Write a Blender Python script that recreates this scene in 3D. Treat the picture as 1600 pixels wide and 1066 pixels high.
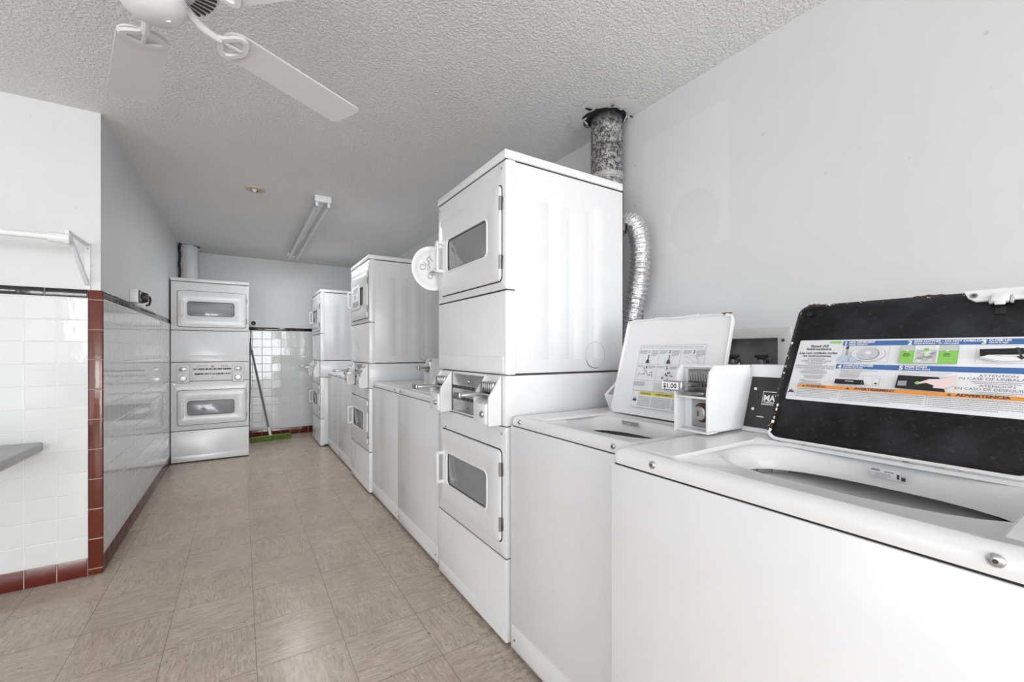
import bpy, bmesh, math, random
from mathutils import Vector, Matrix, noise as mnoise
random.seed(4)
R = math.radians; PI = math.pi
for o in list(bpy.data.objects): bpy.data.objects.remove(o)
sc = bpy.context.scene
COL = sc.collection

# ---------------------------------------------------------------- camera
cd = bpy.data.cameras.new('camera'); cam = bpy.data.objects.new('camera', cd); COL.objects.link(cam)
cam.location = (0, 0, 1.18); cam.rotation_euler = (R(90), 0, R(-32.6))
cd.sensor_width = 36; cd.lens = 661/1600*36; cd.shift_y = 15/1600; cd.clip_start = .02
sc.camera = cam
# ---------------------------------------------------------------- view, world, light
sc.view_settings.view_transform = 'Standard'; sc.view_settings.look = 'None'
sc.view_settings.gamma = 1; sc.view_settings.use_curve_mapping = False
sc.view_settings.exposure = 0.2
w = bpy.data.worlds.new('daylight'); sc.world = w; w.use_nodes = True
w.node_tree.nodes['Background'].inputs[0].default_value = (.93, .96, 1, 1)
w.node_tree.nodes['Background'].inputs[1].default_value = 1.0
def area(name, loc, rot, sx, sy, power, col=(.955, .98, 1)):
    l = bpy.data.lights.new(name, 'AREA'); l.shape = 'RECTANGLE'; l.size = sx; l.size_y = sy; l.energy = power; l.color = col
    o = bpy.data.objects.new(name, l); COL.objects.link(o); o.location = loc; o.rotation_euler = rot
    return o
# daylight through the entrance, the window beside it and the windows of the left wall, all behind the camera
area('entry_daylight', (.35, -5.97, 1.15), (R(106), 0, 0), 1.9, 2.2, 150)
area('window_daylight', (-1.85, -5.97, 1.6), (R(90), 0, 0), 1.9, 1.2, 90)
area('side_window_daylight', (-2.97, -1.6, 1.2), (R(104), 0, R(-90)), 5.2, 1.9, 50)

# ---------------------------------------------------------------- node helpers
class NT:
    def __init__(s, name):
        s.m = bpy.data.materials.new(name); s.m.use_nodes = True; s.t = s.m.node_tree
        s.b = s.t.nodes['Principled BSDF']; s.out = s.t.nodes['Material Output']
    def n(s, typ, **kw):
        x = s.t.nodes.new(typ)
        for k, v in kw.items(): setattr(x, k, v)
        return x
    def put(s, sock, v):
        if hasattr(v, 'is_output') : s.t.links.new(v, sock)
        elif v is not None: sock.default_value = v
    def M(s, op, a, b=None, c=None, clamp=False):
        x = s.n('ShaderNodeMath', operation=op, use_clamp=clamp)
        s.put(x.inputs[0], a); s.put(x.inputs[1], b); s.put(x.inputs[2], c)
        return x.outputs[0]
    def mix(s, f, a, b):
        x = s.n('ShaderNodeMix', data_type='RGBA'); s.put(x.inputs[0], f); s.put(x.inputs[6], a); s.put(x.inputs[7], b)
        return x.outputs[2]
    def mixf(s, f, a, b):
        x = s.n('ShaderNodeMix', data_type='FLOAT'); s.put(x.inputs[0], f); s.put(x.inputs[2], a); s.put(x.inputs[3], b)
        return x.outputs[0]
    def xyz(s, obj=False):
        if obj: c = s.n('ShaderNodeTexCoord').outputs['Object']
        else: c = s.n('ShaderNodeNewGeometry').outputs['Position']
        x = s.n('ShaderNodeSeparateXYZ'); s.t.links.new(c, x.inputs[0])
        return c, x.outputs
    def comb(s, x=0., y=0., z=0.):
        c = s.n('ShaderNodeCombineXYZ'); s.put(c.inputs[0], x); s.put(c.inputs[1], y); s.put(c.inputs[2], z)
        return c.outputs[0]
    def noise(s, vec, scale, detail=3, rough=.5, dist=0.):
        x = s.n('ShaderNodeTexNoise'); s.put(x.inputs['Vector'], vec); x.inputs['Scale'].default_value = scale
        x.inputs['Detail'].default_value = detail; x.inputs['Roughness'].default_value = rough; x.inputs['Distortion'].default_value = dist
        return x.outputs[0]
    def ramp(s, v, lo, hi, a=0., b=1.):
        x = s.n('ShaderNodeMapRange'); s.put(x.inputs[0], v)
        for i, q in enumerate((lo, hi, a, b)): x.inputs[i+1].default_value = q
        return x.outputs[0]
    def bump(s, h, strength=.3, dist=.01, normal=None):
        x = s.n('ShaderNodeBump'); x.inputs['Strength'].default_value = strength; x.inputs['Distance'].default_value = dist
        s.put(x.inputs['Height'], h); s.put(x.inputs['Normal'], normal)
        return x.outputs[0]
    def set(s, **kw):
        nm = dict(col='Base Color', rough='Roughness', metal='Metallic', normal='Normal', spec='Specular IOR Level', coat='Coat Weight', trans='Transmission Weight', ior='IOR')
        for k, v in kw.items():
            if k == 'col' and isinstance(v, tuple) and len(v) == 3: v = v+(1,)
            s.put(s.b.inputs[nm[k]], v)
        return s.m
def srgb(r, g, b):
    f = lambda c: (c/255/12.92) if c/255 <= .04045 else ((c/255+.055)/1.055)**2.4
    return (f(r), f(g), f(b), 1)
def plain(name, col, rough=.4, metal=0., bumps=None, var=.0, spec=.5, coat=0.):
    t = NT(name); c = col
    if var:
        P, _ = t.xyz(True); f = t.noise(P, 9, 4, .6)
        c = t.mix(t.ramp(f, .35, .7), col, tuple(x*(1-var) for x in col[:3])+(1,))
    nrm = None
    if bumps:
        P, _ = t.xyz(True); nrm = t.bump(t.noise(P, bumps[0], 2), bumps[1], bumps[2])
    return t.set(col=c, rough=rough, metal=metal, normal=nrm, spec=spec, coat=coat)

# ---------------------------------------------------------------- materials
ENAMEL = plain('white_enamel', (.84, .845, .855, 1), .22, bumps=(14, .12, .002), var=.025)
ENAMEL2 = plain('white_enamel_panel', (.82, .825, .835, 1), .28, bumps=(18, .10, .002), var=.03)
PLASTIC = plain('white_plastic', (.86, .865, .87, 1), .35, var=.02)
GREYPL = plain('pale_grey_plastic', (.55, .55, .56, 1), .4)
DARKGAP = plain('dark_gap', (.02, .02, .022, 1), .8)
BLACK = plain('black_plastic', (.012, .012, .013, 1), .45)
RUBBER = plain('dark_rubber', (.05, .05, .05, 1), .7)
CHROME = plain('worn_chrome', (.62, .62, .63, 1), .28, 1., var=.35)
STEEL = plain('dull_steel', (.42, .42, .42, 1), .38, 1., var=.3)
DRUM = plain('drum_metal', (.40, .40, .41, 1), .6, .15, var=.15)
CREAM = plain('old_plastic_cream', (.60, .50, .38, 1), .5, var=.1)
RUST = plain('rust', (.12, .045, .022, 1), .85, var=.4)
PAPER = plain('paper', (.88, .88, .88, 1), .6)
INK = plain('ink', (.05, .05, .055, 1), .6)
GREYINK = plain('grey_ink', (.33, .33, .35, 1), .6)
PALEINK = plain('pale_ink', (.58, .58, .60, 1), .6)
BLUE = plain('print_blue', srgb(70, 112, 172), .35)
ORANGE = plain('print_orange', srgb(235, 150, 60), .35)
GREEN = plain('print_green', srgb(140, 205, 95), .35)
YELLOW = plain('print_yellow', srgb(222, 212, 78), .4)
SKIN = plain('print_pink', srgb(238, 216, 214), .4)
LABEL = plain('glossy_label', (.80, .81, .83, 1), .25)
LBLUE = plain('print_light_blue', srgb(185, 200, 222), .35)
def mk_glass():
    t = NT('dryer_glass'); return t.set(col=(.52, .53, .55), rough=.05, trans=.55, ior=1.5)
GLASS = mk_glass()
def mk_paint(name, col, rough, patch=False, bs=.25):
    t = NT(name); P, x = t.xyz()
    big = t.noise(P, 1.7, 4, .6); fine = t.noise(P, 120, 2)
    c = t.mix(t.ramp(big, .35, .7), col, tuple(q*.955 for q in col[:3])+(1,))
    if patch:     # a repainted rectangle with a rounded scrubbed area
        iny = t.M('MULTIPLY', t.M('GREATER_THAN', x[1], 1.035), t.M('LESS_THAN', x[1], 1.50))
        inz = t.M('MULTIPLY', t.M('GREATER_THAN', x[2], 1.66), t.M('LESS_THAN', x[2], 2.27))
        c = t.mix(t.M('MULTIPLY', t.M('MULTIPLY', iny, inz), .5), c, tuple(min(1, q*1.06) for q in col[:3])+(1,))
        dy = t.M('DIVIDE', t.M('SUBTRACT', x[1], 1.2), .13); dz = t.M('DIVIDE', t.M('SUBTRACT', x[2], 1.78), .15)
        e = t.M('ADD', t.M('MULTIPLY', dy, dy), t.M('MULTIPLY', dz, dz))
        c = t.mix(t.M('MULTIPLY', t.ramp(e, 1.1, .9), .8), c, tuple(q*.955 for q in col[:3])+(1,))
    spots = t.ramp(t.noise(P, 23, 1), .78, .80)
    c = t.mix(t.M('MULTIPLY', spots, .25), c, (.3, .29, .28, 1))
    nrm = t.bump(t.M('ADD', t.M('MULTIPLY', fine, .25), t.noise(P, 14, 3)), bs, .004)
    return t.set(col=c, rough=rough, normal=nrm)
PAINT = mk_paint('wall_paint', (.76, .765, .77, 1), .45)
PAINT_R = mk_paint('wall_paint_patched', (.70, .705, .71, 1), .42, True)
def mk_ceiling():
    t = NT('textured_ceiling'); P, x = t.xyz()
    a = t.noise(P, 82, 2, .5, .6); b = t.noise(P, 190, 2)
    h = t.M('ADD', t.ramp(a, .42, .62), t.M('MULTIPLY', b, .35))
    crease = t.noise(P, 2.2, 3)
    c = t.mix(t.ramp(crease, .3, .7), (.89, .89, .89, 1), (.86, .86, .86, 1))
    return t.set(col=c, rough=.6, normal=t.bump(h, .62, .0065))
CEIL = mk_ceiling()
def mk_floor():
    t = NT('vinyl_tile_floor'); P, x = t.xyz(); T = .305
    u = t.M('DIVIDE', t.M('SUBTRACT', x[0], .048), T); v = t.M('DIVIDE', x[1], T)
    iu = t.M('FLOOR', u); iv = t.M('FLOOR', v)
    par = t.M('PINGPONG', t.M('ADD', iu, iv), 1.)
    fu = t.M('SUBTRACT', u, iu); fv = t.M('SUBTRACT', v, iv)
    wn = t.n('ShaderNodeTexWhiteNoise', noise_dimensions='2D'); t.put(wn.inputs[0], t.comb(iu, iv)); rnd = wn.outputs[0]
    A = t.mixf(par, x[1], x[0]); B = t.mixf(par, x[0], x[1])       # par=1: streaks along y
    off = t.M('MULTIPLY', rnd, 31.)
    wob = t.M('MULTIPLY', t.noise(P, 7, 2), .05)
    def streak(su, sv, sc_, d=3):
        return t.noise(t.comb(t.M('MULTIPLY', t.M('ADD', A, wob), su), t.M('MULTIPLY', B, sv), off), sc_, d, .6)
    s1 = streak(120, 12, 1.); s2 = streak(230, 24, 1., 2); s3 = streak(260, 34, 1., 1)
    base = t.mix(t.ramp(s1, .32, .70), srgb(180, 163, 147), srgb(212, 199, 184))
    base = t.mix(t.M('MULTIPLY', t.ramp(s2, .60, .74), .5), base, srgb(112, 95, 82))
    base = t.mix(t.M('MULTIPLY', t.ramp(s3, .63, .70), .8), base, srgb(222, 214, 204))
    base = t.mix(t.M('MULTIPLY', t.ramp(t.noise(P, 60, 1), .74, .77), .7), base, srgb(70, 52, 40))
    base = t.mix(t.M('MULTIPLY', rnd, .14), base, srgb(158, 138, 120))
    dirt = t.ramp(t.noise(P, 2.3, 5, .7), .40, .66)
    base = t.mix(t.M('MULTIPLY', dirt, .30), base, srgb(146, 133, 122))
    # patchy darker brown towards the foot of the machines
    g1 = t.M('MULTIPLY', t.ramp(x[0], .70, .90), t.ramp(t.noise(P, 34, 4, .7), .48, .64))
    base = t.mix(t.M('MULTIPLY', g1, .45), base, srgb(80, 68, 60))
    e = t.M('MINIMUM', t.M('MINIMUM', fu, t.M('SUBTRACT', 1., fu)), t.M('MINIMUM', fv, t.M('SUBTRACT', 1., fv)))
    seamline = t.ramp(e, .003, .0055, 1., 0.)
    base = t.mix(t.M('MULTIPLY', seamline, .6), base, srgb(75, 66, 58))
    rough = t.M('ADD', .12, t.M('MULTIPLY', t.noise(P, 5, 5, .7), .27))
    nrm = t.bump(t.M('ADD', t.M('MULTIPLY', t.noise(P, 9, 3), 1.), t.M('MULTIPLY', seamline, -.3)), .12, .004)
    return t.set(col=base, rough=rough, normal=nrm, spec=.4)
FLOOR = mk_floor()
def mk_tile(name, ax, tw, th, o1, o2, col, grout, gw=.0016, rough=.07, var=0., tilt=.02, horiz=True):
    t = NT(name); P, x = t.xyz()
    u = t.M('DIVIDE', t.M('SUBTRACT', x[ax], o1), tw); v = t.M('DIVIDE', t.M('SUBTRACT', x[2], o2), th)
    iu = t.M('FLOOR', u); iv = t.M('FLOOR', v); fu = t.M('SUBTRACT', u, iu); fv = t.M('SUBTRACT', v, iv)
    eu = t.M('MULTIPLY', t.M('MINIMUM', fu, t.M('SUBTRACT', 1., fu)), tw)
    ev = t.M('MULTIPLY', t.M('MINIMUM', fv, t.M('SUBTRACT', 1., fv)), th)
    e = t.M('MINIMUM', eu, ev) if horiz else eu
    g = t.ramp(e, gw*.7, gw*1.2, 1., 0.)
    wn = t.n('ShaderNodeTexWhiteNoise', noise_dimensions='2D'); t.put(wn.inputs[0], t.comb(iu, iv))
    sp = t.n('ShaderNodeSeparateColor'); t.t.links.new(wn.outputs[1], sp.inputs[0])
    c = t.mix(t.M('MULTIPLY', sp.outputs[0], var), col, tuple(q*.6 for q in col[:3])+(1,))
    c = t.mix(t.M('MULTIPLY', t.ramp(t.noise(P, 160, 2), .62, .7), var), c, tuple(min(1, q*2) for q in col[:3])+(1,))
    c = t.mix(g, c, grout)
    h = t.M('ADD', t.M('MULTIPLY', t.M('SUBTRACT', sp.outputs[1], .5), t.M('MULTIPLY', fu, tw)), t.M('MULTIPLY', t.M('SUBTRACT', sp.outputs[2], .5), t.M('MULTIPLY', fv, th)))
    h = t.M('MULTIPLY', h, tilt)
    h = t.M('ADD', h, t.M('MULTIPLY', t.ramp(e, gw*.6, gw*2.6), .0009))
    h = t.M('ADD', h, t.M('MULTIPLY', t.noise(P, 24, 2), .0005))
    return t.set(col=c, rough=t.mixf(g, rough, .7), normal=t.bump(h, 1., 1.))
GROUT = (.86, .86, .85, 1)
TILE_Y = mk_tile('white_tile_facing_front', 0, .1145, .1132, -.6766, .094, (.74, .75, .75, 1), GROUT)
TILE_X = mk_tile('white_tile_facing_side', 1, .1145, .1132, 3.078, .094, (.72, .725, .73, 1), GROUT, tilt=.006, rough=.05)
REDC = srgb(106, 47, 29)
RED_COL = mk_tile('red_corner_tile', 0, 5., .1571, -3.1, .033, REDC, (.62, .55, .5, 1), .0014, .12, .5)
RED_Y = mk_tile('red_base_tile_front', 0, .1145, 5., -.6766, -2., srgb(104, 40, 32), (.55, .47, .43, 1), .0018, .16, .5)
RED_X = mk_tile('red_base_tile_side', 1, .1145, 5., 3.078, -2., srgb(88, 40, 36), (.35, .3, .28, 1), .0018, .16, .5)
TRIM_Y = mk_tile('black_trim_front', 0, .158, 5., -.6766, -2., (.012, .011, .012, 1), (.35, .35, .35, 1), .0016, .06, .1)
TRIM_X = mk_tile('black_trim_side', 1, .158, 5., 3.078, -2., (.012, .011, .012, 1), (.35, .35, .35, 1), .0016, .06, .1)
def mk_galv():
    t = NT('corroded_galvanised'); P, x = t.xyz()
    n1 = t.noise(P, 50, 4, .7); n2 = t.noise(P, 150, 2, .6)
    f = t.M('ADD', t.M('MULTIPLY', n1, .6), t.M('MULTIPLY', n2, .4))
    c = t.mix(t.ramp(f, .43, .60), (.035, .033, .032, 1), (.52, .51, .50, 1))
    seam = t.ramp(t.M('ABSOLUTE', t.M('SUBTRACT', x[2], 2.11)), .012, .02, 1., 0.)
    c = t.mix(t.M('MULTIPLY', seam, .5), c, (.7, .69, .67, 1))
    c = t.mix(t.ramp(x[2], 2.36, 2.43), c, (.02, .018, .017, 1))   # darkens to near black towards the ceiling
    return t.set(col=c, rough=.55, metal=.35, normal=t.bump(n2, .3, .004))
GALV = mk_galv()
def mk_foil():
    t = NT('crumpled_foil'); P, x = t.xyz()
    return t.set(col=(.78, .78, .79), rough=.2, metal=1., normal=t.bump(t.noise(P, 60, 3, .6), .6, .010))
FOIL = mk_foil()
def mk_lidblack():
    t = NT('scuffed_black_enamel'); P, x = t.xyz()
    f = t.noise(P, 5, 4, .6); s = t.noise(P, 95, 3, .7)
    c = t.mix(t.ramp(f, .47, .72), (.004, .004, .0045, 1), (.030, .033, .040, 1))
    c = t.mix(t.M('MULTIPLY', t.ramp(s, .56, .75), .4), c, (.07, .07, .075, 1))
    return t.set(col=c, spec=.28, rough=t.M('ADD', .32, t.M('MULTIPLY', f, .25)), normal=t.bump(s, .15, .002))
LIDBLACK = mk_lidblack()
def mk_chip():
    t = NT('chipped_white_edge'); P, x = t.xyz()
    s = t.ramp(t.noise(P, 55, 4, .75), .57, .61)
    c = t.mix(s, (.80, .80, .80, 1), (.05, .04, .04, 1))
    return t.set(col=c, rough=.4)
CHIP = mk_chip()
def mk_rim():
    t = NT('worn_black_rim'); P, x = t.xyz()
    n = t.noise(P, 60, 4, .75)
    th = t.ramp(x[2], .962, .975, -.18, .10)     # worn to bare white along the bottom edge
    s = t.M('GREATER_THAN', t.M('SUBTRACT', n, th), .5)
    return t.set(col=t.mix(s, (.012, .012, .013, 1), (.78, .78, .79, 1)), rough=.4)
LIDRIM = mk_rim()
def mk_wood():
    t = NT('grey_counter'); P, x = t.xyz()
    return t.set(col=t.mix(t.ramp(t.noise(P, 8, 4), .35, .65), (.44, .44, .45, 1), (.52, .52, .53, 1)), rough=.4)
COUNTER = mk_wood()
def mk_bristle():
    t = NT('green_bristles'); P, x = t.xyz()
    n = t.noise(t.comb(t.M('MULTIPLY', x[0], 160.), t.M('MULTIPLY', x[1], 160.), t.M('MULTIPLY', x[2], 12.)), 1., 2)
    return t.set(col=t.mix(t.ramp(n, .4, .6), srgb(62, 78, 30), srgb(128, 150, 62)), rough=.7, normal=t.bump(n, .6, .004))
BRISTLE = mk_bristle()
SIGNBLK = plain('panel_black', (.03, .03, .032, 1), .35, var=.3)

# ---------------------------------------------------------------- mesh builder
def rr(a0, a1, b0, b1, r, n=6):
    r = max(1e-5, min(r, (a1-a0)/2-1e-5, (b1-b0)/2-1e-5)); pts = []
    for cx, cy, s in ((a1-r, b0+r, -90), (a1-r, b1-r, 0), (a0+r, b1-r, 90), (a0+r, b0+r, 180)):
        for k in range(n+1):
            t = R(s+90*k/n); pts.append((cx+r*math.cos(t), cy+r*math.sin(t)))
    return pts
def ell(ca, cb, ra, rb, count=28, p=2.):
    out = []
    for k in range(count):
        t = 2*PI*(k+.5)/count-PI/2; c, s = math.cos(t), math.sin(t)
        out.append((ca+ra*math.copysign(abs(c)**(2/p), c), cb+rb*math.copysign(abs(s)**(2/p), s)))
    return out
def P3(axis, c, pts):
    if axis == 'x': return [(c, a, b) for a, b in pts]
    if axis == 'y': return [(a, c, b) for a, b in pts]
    return [(a, b, c) for a, b in pts]
class MB:
    def __init__(s): s.bm = bmesh.new(); s.mats = []
    def mi(s, m):
        if m not in s.mats: s.mats.append(m)
        return s.mats.index(m)
    def box(s, x0, x1, y0, y1, z0, z1, m, b=.003, seg=2):
        nb = bmesh.new(); bmesh.ops.create_cube(nb, size=1.)
        for v in nb.verts: v.co = Vector(((x0+x1)/2+v.co.x*(x1-x0), (y0+y1)/2+v.co.y*(y1-y0), (z0+z1)/2+v.co.z*(z1-z0)))
        if b > 0:
            b = min(b, abs(x1-x0)*.45, abs(y1-y0)*.45, abs(z1-z0)*.45)
            bmesh.ops.bevel(nb, geom=nb.edges[:]+nb.verts[:], offset=b, segments=seg, affect='EDGES', profile=.5)
        s.merge(nb, m); return s
    def merge(s, nb, m, mat4=None):
        i = s.mi(m); vm = {}
        for v in nb.verts: vm[v] = s.bm.verts.new(mat4 @ v.co if mat4 else v.co)
        for f in nb.faces:
            try: g = s.bm.faces.new([vm[v] for v in f.verts]); g.material_index = i
            except ValueError: pass
        nb.free()
    def loft(s, loops, m, cap0=True, cap1=True, ring=False):
        i = s.mi(m); V = [[s.bm.verts.new(p) for p in L] for L in loops]; n = len(V[0])
        seq = list(zip(V, V[1:]+([V[0]] if ring else []))) if ring else list(zip(V[:-1], V[1:]))
        for A, B in seq:
            for k in range(n):
                f = s.bm.faces.new((A[k], A[(k+1) % n], B[(k+1) % n], B[k])); f.material_index = i
        if not ring:
            if cap0: s.bm.faces.new(V[0][::-1]).material_index = i
            if cap1: s.bm.faces.new(V[-1]).material_index = i
        return s
    def plate(s, axis, c_back, c_front, a0, a1, b0, b1, r, m, bev=.003):
        d = bev if c_back > c_front else -bev
        L = [P3(axis, c_back, rr(a0, a1, b0, b1, r)), P3(axis, c_front+d, rr(a0, a1, b0, b1, r)),
             P3(axis, c_front+d*.3, rr(a0+bev*.3, a1-bev*.3, b0+bev*.3, b1-bev*.3, r)), P3(axis, c_front, rr(a0+bev, a1-bev, b0+bev, b1-bev, r))]
        return s.loft(L, m)
    def hole_plate(s, axis, c_back, c_front, o, i, ro, ri, m, bev=.003):
        d = bev if c_back > c_front else -bev
        q = lambda c, t, g, r: P3(axis, c, rr(t[0]+g, t[1]-g, t[2]+g, t[3]-g, r))
        return s.loft([q(c_back, o, 0, ro), q(c_front+d, o, 0, ro), q(c_front+d*.3, o, bev*.3, ro), q(c_front, o, bev, ro),
                       q(c_front, i, -bev, ri+bev), q(c_front+d*.3, i, -bev*.3, ri), q(c_front+d, i, 0, ri), q(c_back, i, 0, ri)], m, ring=True)
    def cyl(s, p0, p1, r0, m, r1=None, n=20, caps=True, bev=0):
        p0, p1 = Vector(p0), Vector(p1); r1 = r0 if r1 is None else r1; ax = (p1-p0).normalized()
        q = ax.to_track_quat('Z', 'Y')
        def ring(c, r): return [tuple(c+q @ Vector((r*math.cos(2*PI*k/n), r*math.sin(2*PI*k/n), 0))) for k in range(n)]
        L = [ring(p0, r0), ring(p1, r1)]
        if bev: L = [ring(p0, r0-bev), ring(p0+ax*bev, r0), ring(p1-ax*bev, r1), ring(p1, r1-bev)]
        return s.loft(L, m, caps, caps)
    def lathe(s, origin, axis, prof, m, n=40, cap=True):
        q = Vector(axis).normalized().to_track_quat('Z', 'Y'); o = Vector(origin)
        return s.loft([[tuple(o+q @ Vector((max(r, 1e-4)*math.cos(2*PI*k/n), max(r, 1e-4)*math.sin(2*PI*k/n), h))) for k in range(n)] for r, h in prof], m, cap, cap)
    def tube(s, path, r, m, n=10, caps=True, rf=None, closed=False):
        pts = [Vector(p) for p in path]; loops = []; up = None
        for k, p in enumerate(pts):
            if closed: t = (pts[(k+1) % len(pts)]-pts[k-1]).normalized()
            else: t = (pts[min(k+1, len(pts)-1)]-pts[max(k-1, 0)]).normalized()
            if up is None: up = Vector((0, 0, 1)) if abs(t.z) < .9 else Vector((1, 0, 0))
            a = t.cross(up).normalized(); b = a.cross(t).normalized(); up = b
            rad = rf(k/(len(pts)-1)) if rf else r
            loops.append([tuple(p+a*math.cos(2*PI*j/n)*rad+b*math.sin(2*PI*j/n)*rad) for j in range(n)])
        return s.loft(loops, m, caps, caps, ring=closed)
    def quad(s, pts, m):
        f = s.bm.faces.new([s.bm.verts.new(p) for p in pts]); f.material_index = s.mi(m); return s
    def prism(s, axis, c0, c1, pts, m):
        return s.loft([P3(axis, c0, pts), P3(axis, c1, pts)], m)
    def text(s, body, size, m, mat4, align='LEFT', bold=0., stretch=1.):
        cu = bpy.data.curves.new('t', 'FONT'); cu.body = body; cu.size = size; cu.align_x = align; cu.offset = bold; cu.resolution_u = 3
        ob = bpy.data.objects.new('t', cu); COL.objects.link(ob)
        dg = bpy.context.evaluated_depsgraph_get(); dg.update(); me = bpy.data.meshes.new_from_object(ob.evaluated_get(dg))
        nb = bmesh.new(); nb.from_mesh(me); bpy.data.objects.remove(ob); bpy.data.curves.remove(cu); bpy.data.meshes.remove(me)
        s.merge(nb, m, mat4 @ Matrix.Diagonal((stretch, 1, 1, 1))); return s
    def build(s, name, parent=None, flip=True, sharp=32, **props):
        if flip: bmesh.ops.recalc_face_normals(s.bm, faces=s.bm.faces[:])
        me = bpy.data.meshes.new(name); s.bm.to_mesh(me); s.bm.free()
        for m in s.mats: me.materials.append(m)
        me.shade_smooth(); me.set_sharp_from_angle(angle=R(sharp))
        o = bpy.data.objects.new(name, me); COL.objects.link(o)
        if parent: o.parent = parent
        for k, v in props.items(): o[k] = v
        return o
def thing(name, label, cat, loc, rz=0., group=None):
    o = bpy.data.objects.new(name, None); COL.objects.link(o); o.location = loc; o.rotation_euler = (0, 0, rz); o.empty_display_size = .1
    o['label'] = label; o['category'] = cat
    if group: o['group'] = group
    return o
def struct(mb, name, **k): return mb.build(name, kind='structure', **k)

# ================================================================ ROOM
CZ = 2.44; XR = 1.77; YB = 6.75; XL = -.63; YF = 3.07; XW = -3.0; YE = -6.0
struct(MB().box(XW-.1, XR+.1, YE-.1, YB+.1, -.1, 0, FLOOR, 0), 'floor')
struct(MB().box(XW-.1, XR+.1, YE-.1, YB+.1, CZ, CZ+.1, CEIL, 0), 'ceiling')
UY0, UY1, UZ0, UZ1 = .833, 1.09, 1.06, 1.23      # opening for the valve box
struct(MB().box(XR, XR+.12, YE, UY0, 0, CZ, PAINT_R, 0).box(XR, XR+.12, UY1, YB+.1, 0, CZ, PAINT_R, 0)
       .box(XR, XR+.12, UY0, UY1, 0, UZ0, PAINT_R, 0).box(XR, XR+.12, UY0, UY1, UZ1, CZ, PAINT_R, 0), 'wall_right')
struct(MB().box(XL-.1, XR, YB, YB+.1, 0, CZ, PAINT, 0), 'wall_back')
struct(MB().box(XL-.1, XL, YF, YB, 0, CZ, PAINT, 0), 'wall_left')
struct(MB().box(XW-.1, XL-.1, YF, YF+.1, 0, CZ, PAINT, 0), 'wall_left_return')
struct(MB().box(XW-.1, XW, YE, -4.2, 0, CZ, PAINT, 0).box(XW-.1, XW, 1.0, YF, 0, CZ, PAINT, 0)
       .box(XW-.1, XW, -4.2, 1.0, 0, .25, PAINT, 0).box(XW-.1, XW, -4.2, 1.0, 2.15, CZ, PAINT, 0), 'wall_far_left')
e = MB()
for a, b in ((XW-.1, -2.8), (-.9, -.6), (1.3, XR)): e.box(a, b, YE-.1, YE, 0, CZ, PAINT, 0)
e.box(-2.8, -.9, YE-.1, YE, 0, 1.0, PAINT, 0).box(-2.8, -.9, YE-.1, YE, 2.2, CZ, PAINT, 0).box(-.6, 1.3, YE-.1, YE, 2.25, CZ, PAINT, 0)
struct(e, 'wall_entry')
for i, (vert, a, b, z0, z1) in enumerate((('x', -4.2, 1.0, .25, 2.15), ('y', -2.8, -.9, 1.0, 2.2))):
    m = MB()
    if vert == 'x':
        for y in (a, (a+b)/2-.02, b-.04): m.box(XW-.07, XW-.03, y, y+.04, z0, z1, PLASTIC)
        for z in (z0, (z0+z1)/2, z1-.04): m.box(XW-.07, XW-.03, a, b, z, z+.04, PLASTIC)
    else:
        for x in (a, (a+b)/2-.02, b-.04): m.box(x, x+.04, YE-.07, YE-.03, z0, z1, PLASTIC)
        for z in (z0, (z0+z1)/2, z1-.04): m.box(a, b, YE-.07, YE-.03, z, z+.04, PLASTIC)
    struct(m, 'window_%d' % (i+1))
m = MB().box(-.6, -.55, YE-.09, YE+.01, 0, 2.25, PLASTIC).box(1.25, 1.3, YE-.09, YE+.01, 0, 2.25, PLASTIC).box(-.6, 1.3, YE-.09, YE+.01, 2.2, 2.25, PLASTIC)
struct(m, 'door_1')

# wall tiling
TT = .010
struct(MB().box(XW, -.6766, YF-TT, YF, .094, 1.456, TILE_Y, .0), 'trim_1')
struct(MB().box(XL, XL+TT, YF+.004, YB, .094, 1.456, TILE_X, .0), 'trim_2')
struct(MB().box(XL, XR, YB-TT, YB, .094, 1.456, TILE_Y, .0), 'trim_3')
struct(MB().box(XW, -.6766, YF-TT-.002, YF, 0, .094, RED_Y, .002), 'baseboard_left_return')
struct(MB().box(XL, XL+TT+.002, YF+.004, YB, 0, .094, RED_X, .002), 'baseboard_left')
struct(MB().box(XL, XR, YB-TT-.002, YB, 0, .094, RED_Y, .002), 'baseboard_back')
struct(MB().box(XW, -.6766, YF-TT-.003, YF, 1.456, 1.498, TRIM_Y, .004), 'trim_4')
struct(MB().box(XL, XL+TT+.003, YF+.004, YB, 1.456, 1.498, TRIM_X, .004), 'trim_5')
struct(MB().box(XL, XR, YB-TT-.003, YB, 1.456, 1.498, TRIM_Y, .004), 'trim_6')
struct(MB().box(-.6766, XL+TT+.002, YF-TT-.002, YF+.004, 0, 1.498, RED_COL, .006, 3), 'trim_7')

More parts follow.
